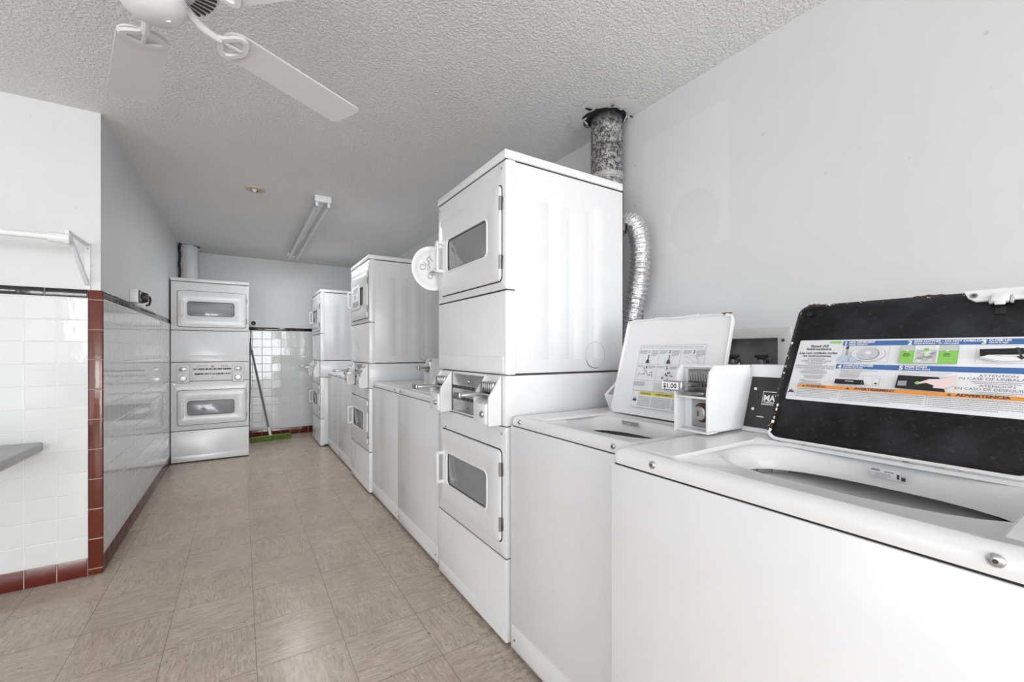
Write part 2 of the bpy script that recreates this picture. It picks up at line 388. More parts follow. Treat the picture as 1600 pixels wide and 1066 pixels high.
# ================================================================ DRYER STACKS
DW = .685
def screw(m, x, y, z, r=.006, mat=CHROME):
    m.cyl((x, y, z), (x-.004, y, z), r, mat, n=12, bev=.0012)
def dryer_door(root, y0, y1, z0, z1, wy0, wy1, wz0, wz1, tinted=None):
    d = MB().hole_plate('x', -.001, -.013, (y0, y1, z0, z1), (wy0, wy1, wz0, wz1), .022, .026, ENAMEL, .005).build('door', root)
    MB().hole_plate('x', -.0006, -.0026, (y0-.004, y1+.004, z0-.004, z1+.004), (y0+.02, y1-.02, z0+.02, z1-.02), .024, .02, DARKGAP, .0005).build('door_gap_shade', d)  # dark ring put in for the shade in the gap round the door
    # rim around the window and pane
    MB().hole_plate('x', -.004, -.016, (wy0-.007, wy1+.007, wz0-.007, wz1+.007), (wy0+.002, wy1-.002, wz0+.002, wz1-.002), .032, .026, PLASTIC, .003).build('window_rim', d)
    MB().hole_plate('x', .002, -.0065, (wy0-.003, wy1+.003, wz0-.003, wz1+.003), (wy0+.006, wy1-.006, wz0+.006, wz1-.006), .028, .022, RUBBER, .001).build('window_seal', d)
    MB().plate('x', .000, -.004, wy0, wy1, wz0, wz1, .026, GLASS, .0008).build('window_pane', d)
    # handle: squared loop standing off the door
    hy0, hy1 = y1-.052, y1-.026; hz0, hz1 = wz0+.0, wz1+.0
    h = MB()
    h.box(-.052, -.040, hy0, hy1, hz0, hz1, PLASTIC, .004)
    h.box(-.050, -.012, hy0, hy1, hz0, hz0+.016, PLASTIC, .004).box(-.050, -.012, hy0, hy1, hz1-.016, hz1, PLASTIC, .004)
    h.box(-.016, -.012, hy0-.004, hy1+.004, hz0-.006, hz1+.006, PLASTIC, .0015)
    h.build('handle', d)
    for z in (z1-.075, z0+.075):
        MB().cyl((-.010, y0-.001, z-.028), (-.010, y0-.001, z+.028), .0055, STEEL, n=12).box(-.003, 0, y0-.012, y0+.004, z-.026, z+.026, STEEL, .001).build('hinge', d)
def drum(root, z0, z1):
    zc = (z0+z1)/2; m = MB(); r = (z1-z0)/2+.05
    m.lathe((.006, DW/2, zc), (1, 0, 0), [(r+.02, .0), (r+.02, .006), (r, .02), (r, .45), (r*.5, .47), (.001, .47)], DRUM, 32, False)
    for k in range(3):
        a = 2*PI*k/3+.4; c, s = math.cos(a), math.sin(a)
        p = Vector((.03, DW/2+c*(r-.03), zc+s*(r-.03)))
        m.cyl(p, p+Vector((.41, 0, 0)), .022, DRUM, n=8)
    m.build('drum', root)
def dryer_stack(label, loc, rz, zs, kind, dent=False):
    root = thing('stacked_dryer', label, 'dryer', loc, rz)
    Z = lambda z: z*zs
    D = .67; sh = .046
    # cabinet: open-fronted upper and lower bodies
    for part, a, b in (('lower_cabinet', .02, .873), ('control_housing', .876, 1.0785), ('upper_cabinet', 1.082, 1.947)):
        m = MB(); z0, z1 = Z(a), Z(b)
        if part == 'control_housing':
            m.box(.001, D, .001, DW-.001, z0, z1, ENAMEL, .004)
            m.build(part, root); continue
        m.box(sh, D, .003, .008, z0, z1, ENAMEL2, .001).box(sh, D, DW-.008, DW-.003, z0, z1, ENAMEL2, .001)
        m.box(D-.006, D, .003, DW-.003, z0, z1, ENAMEL2, .001)
        m.box(sh*.3, D, .003, DW-.003, z0, z0+.006, ENAMEL2, .001).box(sh*.3, D, .003, DW-.003, z1-.006, z1, ENAMEL2, .001)
        if part == 'upper_cabinet':
            for x in (.13, .245, .36, .48):
                for yy in (.0022, DW-.0022):
                    m.box(x, x+.085, .0026 if yy < .1 else DW-.004, .0045 if yy < .1 else DW-.0026, z0+.06, z1-.14+.03*(x > .4), ENAMEL2, .0012)
            for y in (.0018, DW-.0018):
                m.tube([(.485+.06*math.cos(t*PI/24), y, Z(1.16)+.06*math.sin(t*PI/24)) for t in range(48)], .0009, DARKGAP if False else GREYPL, 5, closed=True)
                m.tube([(.485+.06*math.cos(R(205+t*6)), y-.0002, Z(1.16)+.06*math.sin(R(205+t*6))) for t in range(14)], .0014, RUBBER, 5)
        c = m.build(part, root)
    MB().box(.03, D-.01, .0045, DW-.0045, Z(1.0), Z(1.2), DARKGAP, 0).build('seam_filler', root)
    for y in (.0, DW-.05):
        for x in (.05, .6): MB().cyl((x, y+.025, 0), (x, y+.025, .03), .018, RUBBER, n=12).build('foot', root)
    # front shells (wrap onto the sides)
    def shell(name, a, b, hole=None):
        z0, z1 = Z(a), Z(b); m = MB()
        o = (0, DW, z0, z1)
        if hole: m.hole_plate('x', sh, 0, o, hole, .004, .03, ENAMEL, .007)
        else: m.plate('x', sh, 0, 0, DW, z0, z1, .004, ENAMEL, .007)
        return m
    dz = .0022
    wy0, wy1 = .133, .55
    uw = (wy0, wy1, Z(1.578), Z(1.738)); lw = (wy0, wy1, Z(.505), Z(.667))
    m = shell('u', 1.424+dz, 1.944, uw)
    for y in (.028, DW-.028): screw(m, 0, y, Z(1.915), .005)
    m.build('upper_front', root)
    m = shell('f', 1.083, 1.424-dz)
    m.plate('x', .001, -.0022, .018, DW-.018, Z(1.088), Z(1.158), .004, ENAMEL, .002)
    m.build('filler_panel', root)
    m = shell('l', .346+dz, .873, lw)
    for y in (.028, DW-.028): screw(m, 0, y, Z(.845), .005)
    screw(m, 0, DW-.10, Z(.79), .004, RUBBER)
    m.build('lower_front', root)
    m = shell('k', .012, .346-dz)
    if dent:
        for v in m.bm.verts: pass
    m.plate('x', .001, -.002, .014, DW-.014, Z(.02), Z(.078), .004, ENAMEL, .0015)
    if dent:      # creased sheet metal on the foot panel
        m.prism('x', -.0015, .001, [(.42, Z(.30)), (.60, Z(.325)), (.50, Z(.19)), (.47, Z(.10)), (.45, Z(.18))], ENAMEL2)
    m.build('kick_panel', root)
    # the dark seams between the shells
    for a, b in ((1.41, 1.435), (.335, .357), (.868, .882)): MB().box(.006, .04, .004, DW-.004, Z(a), Z(b), DARKGAP, 0).build('seam', root)
    # top cap
    MB().box(-.004, D-.005, -.002, DW+.002, Z(1.949), Z(1.985), ENAMEL, .007, 3).box(.005, D-.01, .0055, DW-.0055, Z(1.944), Z(1.953), DARKGAP, 0).build('top_cap', root)
    dryer_door(root, .028, .630, Z(1.462), Z(1.848), *uw)
    dryer_door(root, .028, .630, Z(.407), Z(.777), *lw)
    drum(root, uw[2], uw[3]); drum(root, lw[2], lw[3])
    MB().box(.025, .029, .02, DW-.02, Z(.38), Z(.48), DRUM, 0).build('lint_shelf', root)
    # control plate
    z0, z1 = Z(.886), Z(1.068)
    cp = MB()
    cy0, cy1 = .158, .502
    cp.plate('x', .002, -.002, cy0, cy1, z0, z1, .003, CHROME if kind == 'coin' else PAPER, .0008)
    for zc in (Z(.952), Z(1.005)):
        y = cy0+.008
        while y < cy1-.012:
            wd = random.uniform(.008, .028); wd = min(wd, cy1-.006-y)
            cp.box(-.0032, -.001, y, y+wd, zc-.0075, zc+.0075, random.choice((INK, INK, RUBBER, GREYINK)), 0)
            y += wd+random.choice((.001, .002, .006))
    cp.lathe((-.002, .33, Z(1.036)), (-1, 0, 0), [(.012, 0), (.012, .004), (.008, .007), (.001, .008)], CHROME, 18)
    cp.cyl((-.002, .33, Z(.912)), (-.0035, .33, Z(.912)), .004, INK, n=10)
    for k in range(3): cp.box(-.0026, -.001, .19, .26, Z(1.026)+k*.009, Z(1.026)+k*.009+.003, GREYINK, 0)
    for k in range(2): cp.box(-.0026, -.001, .37, .47, Z(1.030)+k*.01, Z(1.030)+k*.01+.003, GREYINK, 0)
    cp.build('control_plate', root)
    if kind == 'coin':
        for y0, y1 in ((.026, .155), (.505, .640)):
            cb = MB(); b, t = Z(.880), Z(1.078)
            prof = [(0, b), (0, t), (-.006, t), (-.064, Z(.994)), (-.064, b)]
            for yy in (y0, y1-.006): cb.prism('y', yy, yy+.006, prof, ENAMEL)
            cb.box(-.005, 0, y0, y1, b, t, ENAMEL, .001)
            cu = cb.build('coin_unit', root)
            # coin vault between the wings
            v = MB().box(-.072, -.004, y0+.012, y1-.016, b+.004, Z(.968), ENAMEL, .006)
            v.prism('y', y0+.012, y1-.016, [(-.070, Z(.966)), (-.03, Z(.990)), (-.004, Z(.990)), (-.004, Z(.96))], ENAMEL)
            v.build('coin_vault', cu)
            lk = MB().lathe((-.070, (y0+y1)/2-.03, Z(.925)), (-1, 0, 0), [(.014, 0), (.014, .006), (.010, .012), (.001, .012)], CHROME, 20)
            lk.build('lock', cu)
            s = MB().box(-.060, -.002, y0+.014, y1-.018, Z(.996), Z(1.006), STEEL, .002)
            s.box(-.165, -.055, (y0+y1)/2-.022, (y0+y1)/2+.022, Z(.997), Z(1.010), CHROME, .004)
            s.box(-.175, -.160, (y0+y1)/2-.028, (y0+y1)/2+.028, Z(.992), Z(1.016), STEEL, .005)
            s.box(-.04, -.002, y0+.012, y1-.014, Z(1.008), Z(1.05), STEEL, .004)
            for k in range(5): s.box(-.043, -.039, y0+.02+k*.017, y0+.026+k*.017, Z(1.012), Z(1.046), CHROME, .001)
            s.build('coin_slide', cu)
    else:
        for y0, y1 in ((.048, .154), (.530, .634)):
            cb = MB().hole_plate('x', .0, -.0035, (y0-.003, y1+.003, Z(.856), Z(1.055)), (y0, y1, Z(.859), Z(1.052)), .002, .002, GREYPL, .0006)
            cb.plate('x', .001, -.003, y0, y1, Z(.965), Z(1.052), .003, ENAMEL2, .001)
            cb.plate('x', .001, -.005, y0+.004, y1-.004, Z(.862), Z(.955), .003, PAPER, .001)
            cu = cb.build('coin_unit', root)
            yc = (y0+y1)/2
            s = MB().plate('x', -.002, -.012, yc-.036, yc+.036, Z(.985), Z(1.030), .02, STEEL, .003)
            s.lathe((-.012, yc-.002, Z(1.007)), (-1, 0, 0), [(.017, 0), (.017, .004), (.012, .008), (.001, .009)], CHROME, 20)
            s.build('coin_slide', cu)
            s = MB().lathe((-.004, yc, Z(.908)), (-1, 0, 0), [(.032, 0), (.032, .006), (.026, .012), (.018, .012), (.016, .008), (.001, .008)], STEEL, 28)
            s.lathe((-.010, yc, Z(.908)), (-1, 0, 0), [(.013, 0), (.013, .006), (.001, .007)], CHROME, 18)
            for a in (-1, 1):
                for c in (-1, 1): s.cyl((-.004, yc+a*.040, Z(.908)+c*.038), (-.007, yc+a*.040, Z(.908)+c*.038), .0035, STEEL, n=10)
            s.build('lock', cu)
    return root
d1 = dryer_stack('nearest white stacked dryer, a paper plate hanging at its upper handle', (.885, 1.430, 0), 0, 1.0, 'coin')
d2 = dryer_stack('white stacked dryer with a paper notice over its upper door window', (.882, 3.550, 0), 0, .993, 'coin', True)
d3 = dryer_stack('farthest white stacked dryer of the right-hand row, beside the back wall', (.815, 5.635, 0), 0, .975, 'coin')
d4 = dryer_stack('white stacked dryer alone at the end of the aisle, facing the viewer', (.070, 5.570, 0), PI/2, .978, 'flat')

# ================================================================ WASHERS
def washer(label, x0, y0, wid, zt, lip, lidspec, console, group=None, opening=True, depth=.66):
    """front face at x0, spans y0..y0+wid (local y), deck top at zt, cabinet top at lip. local origin (x0,y0,0)"""
    root = thing('top_load_washer', label, 'washing machine', (x0, y0, 0), 0, group)
    c = MB()
    zc = lip-.004
    c.box(.0, .006, .002, wid-.002, .015, zc, ENAMEL, .003).box(.0, depth, .002, .006, .015, zc, ENAMEL2, .002)
    c.box(.0, depth, wid-.006, wid-.002, .015, zc, ENAMEL2, .002).box(depth-.006, depth, .002, wid-.002, .015, zc, ENAMEL2, .002)
    c.box(.0, depth, .002, wid-.002, .015, .02, ENAMEL2, .001)
    c.build('cabinet', root)
    k = MB().plate('x', .001, -.0025, .012, wid-.012, .022, .110, .003, ENAMEL, .0015)
    for y in (.035, wid-.035): screw(k, -.0015, y, .058, .0055, STEEL)
    k.build('toe_panel', root)
    for x in (.05, depth-.05):
        for y in (.05, wid-.05): MB().cyl((x, y, 0), (x, y, .02), .02, RUBBER, n=12).build('foot', root)
    MB().loft([P3('z', lip-.012, rr(.004, depth-.01, .005, wid-.005, .01)), P3('z', lip+.004, rr(.004, depth-.01, .005, wid-.005, .01)),
        P3('z', lip+.004, rr(.012, depth-.02, .014, wid-.014, .01)), P3('z', lip-.012, rr(.012, depth-.02, .014, wid-.014, .01))], DARKGAP, ring=True).build('seam', root)
    # deck: rounded outer edge, shallow lid well, oval opening rolled downwards
    lx, ly0, lw, ll = lidspec['hx'], lidspec['y0'], lidspec['w'], lidspec['len']
    zr = zt+.004        # rear of the deck
    n = 6
    def O(g, z): return P3('z', z, rr(g, depth-g, g, wid-g, .022, n))
    loops = [O(.001, lip), O(0, lip+.004), O(0, zt-.016), O(.004, zt-.005), O(.016, zt), O(.03, zt+.0005)]
    wx0 = lx-ll+.03
    def W(g, z): return P3('z', z, rr(wx0+g, lx+.006-g, ly0-.012+g, ly0+lw+.012-g, .03, n))
    loops += [W(0, zt+.001), W(.006, zt-.007)]
    cx, cy, ax, ay = lidspec['open']
    def E(g, z): return P3('z', z, ell(cx, cy, ax+g, ay+g, 4*(n+1), 2.5))
    loops += [E(.032, zt-.008), E(.018, zt-.012), E(.008, zt-.024), E(.002, zt-.044), E(.0, zt-.060), E(.003, zt-.060), E(.004, zt-.05)]
    dk = MB().loft(loops, ENAMEL, False, False)
    for y in (lidspec.get('s0', .09), wid-lidspec.get('s1', .108)):
        dk.lathe((-.0, y, (zt+lip)/2+.002), (-1, 0, 0), [(.0085, 0), (.0085, .002), (.006, .0045), (.003, .005)], CHROME, 18)
        dk.cyl((-.005, y, (zt+lip)/2+.002), (-.0056, y, (zt+lip)/2+.002), .0028, RUBBER, n=8)
    dk = dk.build('deck', root, sharp=50)
    # tub
    tb = MB(); zr_ = zt-.074
    tc = (.264, cy+.004)
    tb.lathe((tc[0], tc[1], 0), (0, 0, 1), [(.253, lip-.006), (.253, zr_-.40), (.02, zr_-.42)], BLACK, 48, False)
    tb.build('tub', root)
    MB().lathe((tc[0], tc[1], 0), (0, 0, 1), [(.10, zr_-.035), (.15, zr_-.022), (.20, zr_-.008), (.225, zr_-.001), (.232, zr_), (.239, zr_-.005), (.240, zr_-.05)], PLASTIC, 72, False).build('balance_ring', root)
    MB().lathe((tc[0], tc[1], 0), (0, 0, 1), [(.232, zr_-.055), (.228, zr_-.34), (.03, zr_-.35)], ENAMEL, 60, False).build('basket', root)
    MB().lathe((tc[0], tc[1], 0), (0, 0, 1), [(.14, zr_-.335), (.06, zr_-.30), (.045, zr_-.20), (.04, zr_-.14), (.001, zr_-.13)], PLASTIC, 24).build('agitator', root)
    # segmented shroud seen under the back left of the opening
    if lidspec.get('shroud'):
        sm = MB()
        for k in range(8):
            a0 = R(20+k*10); a1 = R(20+k*10+9.4)
            pts = [(tc[0]+r*math.cos(a), tc[1]+r*math.sin(a)) for a, r in ((a0, .243), (a1, .243), (a1, .249), (a0, .249))]
            sm.loft([P3('z', zt-.090, pts), P3('z', zt-.055-.003*(k % 3 == 1), pts)], (GREYPL, DRUM, GREYPL, PLASTIC)[k % 4])
        sm.build('tub_shroud', root)
    return root, dk
def lid_frame(hx, hz, y_top, lean):
    """matrix: local u (towards -y), v (up the lid), w (out of the inner face, to the aisle)"""
    v = Vector((math.sin(lean), 0, math.cos(lean))); u = Vector((0, -1, 0)); wv = u.cross(v)
    if wv.x > 0: wv = -wv
    M = Matrix.Identity(4)
    for i, c in enumerate((u, v, wv)):
        for j in range(3): M[j][i] = c[j]
    M[0][3], M[1][3], M[2][3] = hx, y_top, hz
    return M
def xf_build(mb, name, M, parent, **k):
    for v in mb.bm.verts: v.co = M @ v.co
    return mb.build(name, parent, **k)

# ---- washer A, nearest, black inner lid
AX, AY0, AW = .765, .015, .730
A, Adeck = washer('nearest white washing machine, bottom right, its black-lined lid raised', AX, AY0, AW, .943, .908,
    dict(hx=.405, y0=.112, w=.463, len=.412, open=(.270, .328, .135, .232), s0=.10, s1=.125, shroud=True), None)
LW, LH = .463, .413
M_A = lid_frame(.404, .948, .584-AY0, math.atan2(.2177, .386))
k9 = .93
m = MB()
m.loft([P3('z', -.016, rr(.002, LW-.002, .002, LH-.002, .03)), P3('z', -.004, rr(0, LW, 0, LH, .03)), P3('z', .001, rr(0, LW, 0, LH, .03))], CHIP, True, False)
m.loft([P3('z', .001, rr(0, LW, 0, LH, .03)), P3('z', .0038, rr(.0006, LW-.0006, .0006, LH-.0006, .03)), P3('z', .005, rr(.003, LW-.003, .003, LH-.003, .028)), P3('z', .003, rr(.007, LW-.007, .007, LH-.007, .026))], LIDRIM, False, False)
lidA = xf_build(m, 'lid', M_A, A, label='raised lid with worn black inner face')
m = MB().loft([P3('z', .0028, rr(.0055, LW-.0055, .0055, LH-.0055, .026)), P3('z', -.002, rr(.014, LW-.014, .014, LH-.014, .022)),
               P3('z', -.002, rr(.018, LW-.018, .018, LH-.018, .02)), P3('z', .0012, rr(.024, LW-.024, .024, LH-.024, .02))], LIDBLACK, False, True)
m.cyl((.030, LH-.030, .0013), (.030, LH-.030, .004), .007, BLACK, n=14)
xf_build(m, 'lid_lining', M_A, lidA)
m = MB()
for (a, b) in ((.02, .05), (.245, .30)):     # rust on the upper rim
    m.tube([(a+(b-a)*t/8, LH-.001+.0012*math.sin(t*2), .003) for t in range(9)], .0028, RUST, 6, rf=lambda t: .0016+.0022*math.sin(PI*t))
for t in range(7): m.box(.004+random.uniform(0, .006), .010+random.uniform(0, .004), .02+t*.012, .028+t*.012, .002, .0058, random.choice((CHIP, PAPER, RUST)), .001)
xf_build(m, 'chipped_edge', M_A, lidA)
m = MB().loft([P3('z', .001, [(.330, LH+.003), (.445, LH+.003), (.437, LH-.016), (.425, LH-.026), (.35, LH-.026), (.338, LH-.016)]),
               P3('z', .0055, [(.330, LH+.003), (.445, LH+.003), (.437, LH-.016), (.425, LH-.026), (.35, LH-.026), (.338, LH-.016)])], PLASTIC)
for u in (.347, .425): m.cyl((u, LH-.012, .005), (u, LH-.012, .008), .006, STEEL, n=14).cyl((u, LH-.012, .008), (u, LH-.012, .0085), .0028, INK, n=8)
m.box(.374, .400, LH-.034, LH-.014, .004, .014, PLASTIC, .002).box(.379, .395, LH-.040, LH-.03, .006, .012, PLASTIC, .002)
for u in (.371, .401): m.box(u, u+.005, LH-.036, LH-.018, .005, .012, GREYPL, .001)
m.box(.380, .396, LH-.060, LH-.042, .001, .0035, BLACK, .0008)
xf_build(m, 'latch_plate', M_A, lidA)

def decal(): return MB()
class Lab:
    """flat print on a plane: coordinates in metres along u,v; each call one thin layer above the last"""
    def __init__(s, z0): s.m = MB(); s.z = z0
    def rect(s, u0, u1, v0, v1, mat, dz=.00012, r=0):
        s.z += dz; z = s.z
        s.m.quad([(u0, v0, z), (u1, v0, z), (u1, v1, z), (u0, v1, z)], mat)
    def poly(s, pts, mat, dz=.00012):
        s.z += dz; s.m.quad([(a, b, s.z) for a, b in pts], mat)
    def frame(s, u0, u1, v0, v1, t, mat):
        s.z += .0001
        for a, b, c, d in ((u0, u1, v0, v0+t), (u0, u1, v1-t, v1), (u0, u0+t, v0+t, v1-t), (u1-t, u1, v0+t, v1-t)):
            s.m.quad([(a, c, s.z), (b, c, s.z), (b, d, s.z), (a, d, s.z)], mat)
    def text(s, body, u, v, size, mat, align='LEFT', bold=0., stretch=1.):
        s.z += .00008; s.m.text(body, size, mat, Matrix.Translation((u, v, s.z)), align, bold, stretch)
    def lines(s, u0, u1, v0, n, pitch, mat, center=False, th=None, seed=0):
        rnd = random.Random(seed*97+int(u0*1e4)+n); s.z += .0001; th = th or pitch*.42
        for k in range(n):
            a, b = u0, u1
            if k == n-1 or center:
                q = rnd.uniform(.0, .22)*(u1-u0)
                if center: a += q; b -= q
                else: b -= q*2
            x = a; v = v0-k*pitch
            while x < b-.001:
                wd = min(rnd.uniform(.0016, .006), b-x)
                s.m.quad([(x, v, s.z), (x+wd, v, s.z), (x+wd, v+th, s.z), (x, v+th, s.z)], mat); x += wd+.0007
    def disc(s, cu, cv, ru, rv, mat, n=28, dz=.0001):
        s.z += dz; s.m.quad([(cu+ru*math.cos(2*PI*k/n), cv+rv*math.sin(2*PI*k/n), s.z) for k in range(n)], mat)
    def stroke(s, pts, w, mat):
        s.z += .0001
        for (a, b), (c, d) in zip(pts[:-1], pts[1:]):
            L = math.hypot(c-a, d-b) or 1; nx, ny = -(d-b)/L*w/2, (c-a)/L*w/2
            s.m.quad([(a+nx, b+ny, s.z), (a-nx, b-ny, s.z), (c-nx, d-ny, s.z), (c+nx, d+ny, s.z)], mat)
# ---- instruction label of the black lid (measures x .93)
L = Lab(.0014); q = k9
U0, U1 = .026*q, .482*q; V0, V1 = .127*q, .320*q
L.m.plate('z', .001, .0016, U0, U1, V0, V1, .004, LABEL, .0002); L.z = .0017
def T(u): return u*q
L.rect(T(.134), T(.478), T(.301), T(.3155), BLUE); L.rect(T(.130), T(.478), T(.229), T(.2435), BLUE)
for txt, sub, u, v in (('1', 'ADD DETERGENT', .137, .3025), ('2', 'ADD CLOTHES \u2013 DO NOT OVERLOAD', .270, .3025), ('3', 'CLOSE LID', .395, .3025), ('4', 'COMPLETE PROCESS', .135, .2305), ('5', 'PRESS START', .262, .2305)):
    L.text(txt, T(u), T(v), .0145, PAPER, 'LEFT', .0006)
    L.text(sub, T(u+.011), T(v+.0065), .0062, PAPER, 'LEFT', .0003, 1.05)
    L.text({'1': 'Agregar detergente', '2': 'Cargue la lavadora \u2013 No sobrecargue', '3': 'Cierre la tapa', '4': 'Complete el proceso', '5': 'Presione Start (Inicio)'}[txt], T(u+.011), T(v+.0012), .0048, PAPER, 'LEFT', .0002)
uc = T(.080)
L.rect(T(.103), T(.126), T(.3085), T(.3145), GREEN); L.poly([(T(.126), T(.305)), (T(.132), T(.3115)), (T(.126), T(.318))], GREEN)
L.text('Read All', uc, T(.2955), .0105, INK, 'CENTER', .0002, 1.15); L.text('Instructions', uc, T(.286), .0105, INK, 'CENTER', .0002, 1.15)
L.text('Lea con cuidado todas', uc, T(.2735), .0088, INK, 'CENTER', .0002, 1.1); L.text('las instrucciones.', uc, T(.264), .0088, INK, 'CENTER', .0002, 1.1)
L.text('ATTENTION', uc, T(.254), .0062, GREYINK, 'CENTER', .0001, 1.2); L.text('FABRIC SOFTENER USERS', uc, T(.248), .0055, GREYINK, 'CENTER', .0001, 1.1)
L.lines(T(.052), T(.108), T(.2435), 2, .0034, GREYINK, True)
L.text('ATENCION A AQUELLOS QUE', uc, T(.232), .0058, GREYINK, 'CENTER', .0001, 1.15); L.text('USAN SUAVIZANTE DE TELAS', uc, T(.2255), .0058, GREYINK, 'CENTER', .0001, 1.15)
L.lines(T(.046), T(.114), T(.221), 4, .0034, GREYINK, True, seed=1); L.lines(T(.056), T(.112), T(.203), 3, .004, GREYINK, True, seed=2); L.lines(T(.048), T(.108), T(.186), 4, .0032, GREYINK, True, seed=3)
L.rect(T(.052), T(.064), T(.188), T(.190), GREEN)
# picture 1: tub and bottles
L.frame(T(.139), T(.238), T(.249), T(.298), .0005, GREYINK)
for r_, mat in ((.036, GREYINK), (.0352, LABEL), (.030, GREYINK), (.0292, LABEL)): L.disc(T(.195), T(.274), T(r_), T(r_*.62), mat)
L.disc(T(.195), T(.274), T(.0245), T(.019), GREYINK); L.disc(T(.1935), T(.275), T(.0225), T(.0175), PALEINK); L.disc(T(.195), T(.277), T(.006), T(.005), LABEL)
for k in range(7): L.disc(T(.182+.004*k), T(.270-.003*(k % 3)), T(.0012), T(.0012), GREYINK)
L.poly([(T(.134), T(.249)), (T(.156), T(.249)), (T(.155), T(.262)), (T(.148), T(.270)), (T(.141), T(.268)), (T(.134), T(.260))], LBLUE)
L.poly([(T(.158), T(.249)), (T(.178), T(.249)), (T(.174), T(.258)), (T(.166), T(.264)), (T(.158), T(.262))], LBLUE)
L.poly([(T(.147), T(.268)), (T(.153), T(.268)), (T(.151), T(.288)), (T(.147), T(.288))], GREYINK); L.poly([(T(.145), T(.287)), (T(.152), T(.287)), (T(.152), T(.297)), (T(.147), T(.297))], INK)
# picture 2: green load chart
L.rect(T(.260), T(.362), T(.247), T(.296), PALEINK); L.rect(T(.260), T(.362), T(.247), T(.2825), GREEN); L.frame(T(.260), T(.362), T(.247), T(.296), .0005, GREYINK)
L.rect(T(.287), T(.329), T(.249), T(.296), LABEL); L.rect(T(.2895), T(.3265), T(.2505), T(.285), PALEINK); L.rect(T(.303), T(.312), T(.262), T(.289), GREEN)
rn = random.Random(5)
for k in range(10): L.disc(T(rn.uniform(.293, .323)), T(rn.uniform(.255, .28)), T(.005), T(.0035), rn.choice((LABEL, GREYINK, PALEINK, SKIN)))
for k in range(10): L.stroke([(T(rn.uniform(.291, .325)), T(rn.uniform(.253, .283))) for _ in range(2)], .0004, GREYINK)
for u in (.2895, .3265): L.disc(T(u), T(.292), T(.003), T(.003), PAPER)
for u in (.2735, .3445): L.lines(T(u-.009), T(u+.009), T(.272), 3, .003, INK, True, seed=int(u*100)); L.disc(T(u), T(.280), T(.002), T(.002), PAPER)
# picture 3: lid closing
L.frame(T(.390), T(.478), T(.249), T(.294), .0005, GREYINK)
L.poly([(T(.397), T(.266)), (T(.462), T(.272)), (T(.458), T(.287)), (T(.395), T(.284))], BLACK); L.poly([(T(.393), T(.262)), (T(.43), T(.252)), (T(.478), T(.256)), (T(.478), T(.266)), (T(.44), T(.270)), (T(.41), T(.270))], PAPER)
L.stroke([(T(.391), T(.264)), (T(.43), T(.254)), (T(.478), T(.257))], .0006, INK); L.stroke([(T(.41), T(.270)), (T(.44), T(.266)), (T(.478), T(.266))], .0006, INK)
L.poly([(T(.447), T(.288)), (T(.452), T(.288)), (T(.458), T(.266)), (T(.463), T(.265)), (T(.457), T(.258)), (T(.449), T(.266)), (T(.454), T(.267))], INK)
# picture 4
L.frame(T(.135), T(.239), T(.176), T(.225), .0004, PALEINK); L.lines(T(.147), T(.225), T(.219), 2, .0035, GREYINK, seed=8); L.lines(T(.147), T(.190), T(.211), 4, .0035, GREYINK, seed=9)
L.poly([(T(.139), T(.179)), (T(.204), T(.179)), (T(.200), T(.193)), (T(.139), T(.193))], BLACK); L.lines(T(.162), T(.180), T(.187), 1, .005, PALEINK)
L.frame(T(.197), T(.234), T(.179), T(.206), .0006, GREYINK); L.frame(T(.218), T(.232), T(.182), T(.200), .0006, GREYINK); L.disc(T(.226), T(.185), T(.003), T(.002), INK)
# picture 5: finger on the start button
L.frame(T(.262), T(.366), T(.172), T(.224), .0004, PALEINK); L.lines(T(.266), T(.358), T(.219), 2, .0036, PALEINK, seed=11)
L.poly([(T(.264), T(.176)), (T(.352), T(.172)), (T(.338), T(.209)), (T(.266), T(.211))], BLACK); L.rect(T(.268), T(.284), T(.183), T(.196), GREYINK)
L.disc(T(.303), T(.192), T(.0045), T(.0042), GREEN)
L.poly([(T(.304), T(.193)), (T(.322), T(.203)), (T(.338), T(.204)), (T(.365), T(.214)), (T(.365), T(.188)), (T(.348), T(.180)), (T(.330), T(.181)), (T(.332), T(.187)), (T(.318), T(.193)), (T(.306), T(.190))], SKIN)
L.stroke([(T(.304), T(.193)), (T(.322), T(.203)), (T(.338), T(.204)), (T(.365), T(.214))], .0005, GREYINK); L.stroke([(T(.306), T(.190)), (T(.318), T(.193)), (T(.332), T(.187)), (T(.330), T(.181)), (T(.348), T(.180)), (T(.365), T(.188))], .0005, GREYINK)
L.text('ATTENTION', T(.428), T(.214), .0072, INK, 'CENTER', 0, 1.3); L.text('IN CASE OF UNBALANCE', T(.428), T(.2055), .0080, INK, 'CENTER', 0, 1.2); L.lines(T(.386), T(.47), T(.2005), 2, .0036, GREYINK, True, seed=12)
L.text('ATENCI\u00d3N', T(.428), T(.189), .0072, INK, 'CENTER', 0, 1.3); L.text('EN CASO DE DESEQUILIBRIO', T(.428), T(.1805), .0080, INK, 'CENTER', 0, 1.12); L.lines(T(.386), T(.47), T(.1755), 3, .0036, GREYINK, True, seed=13)
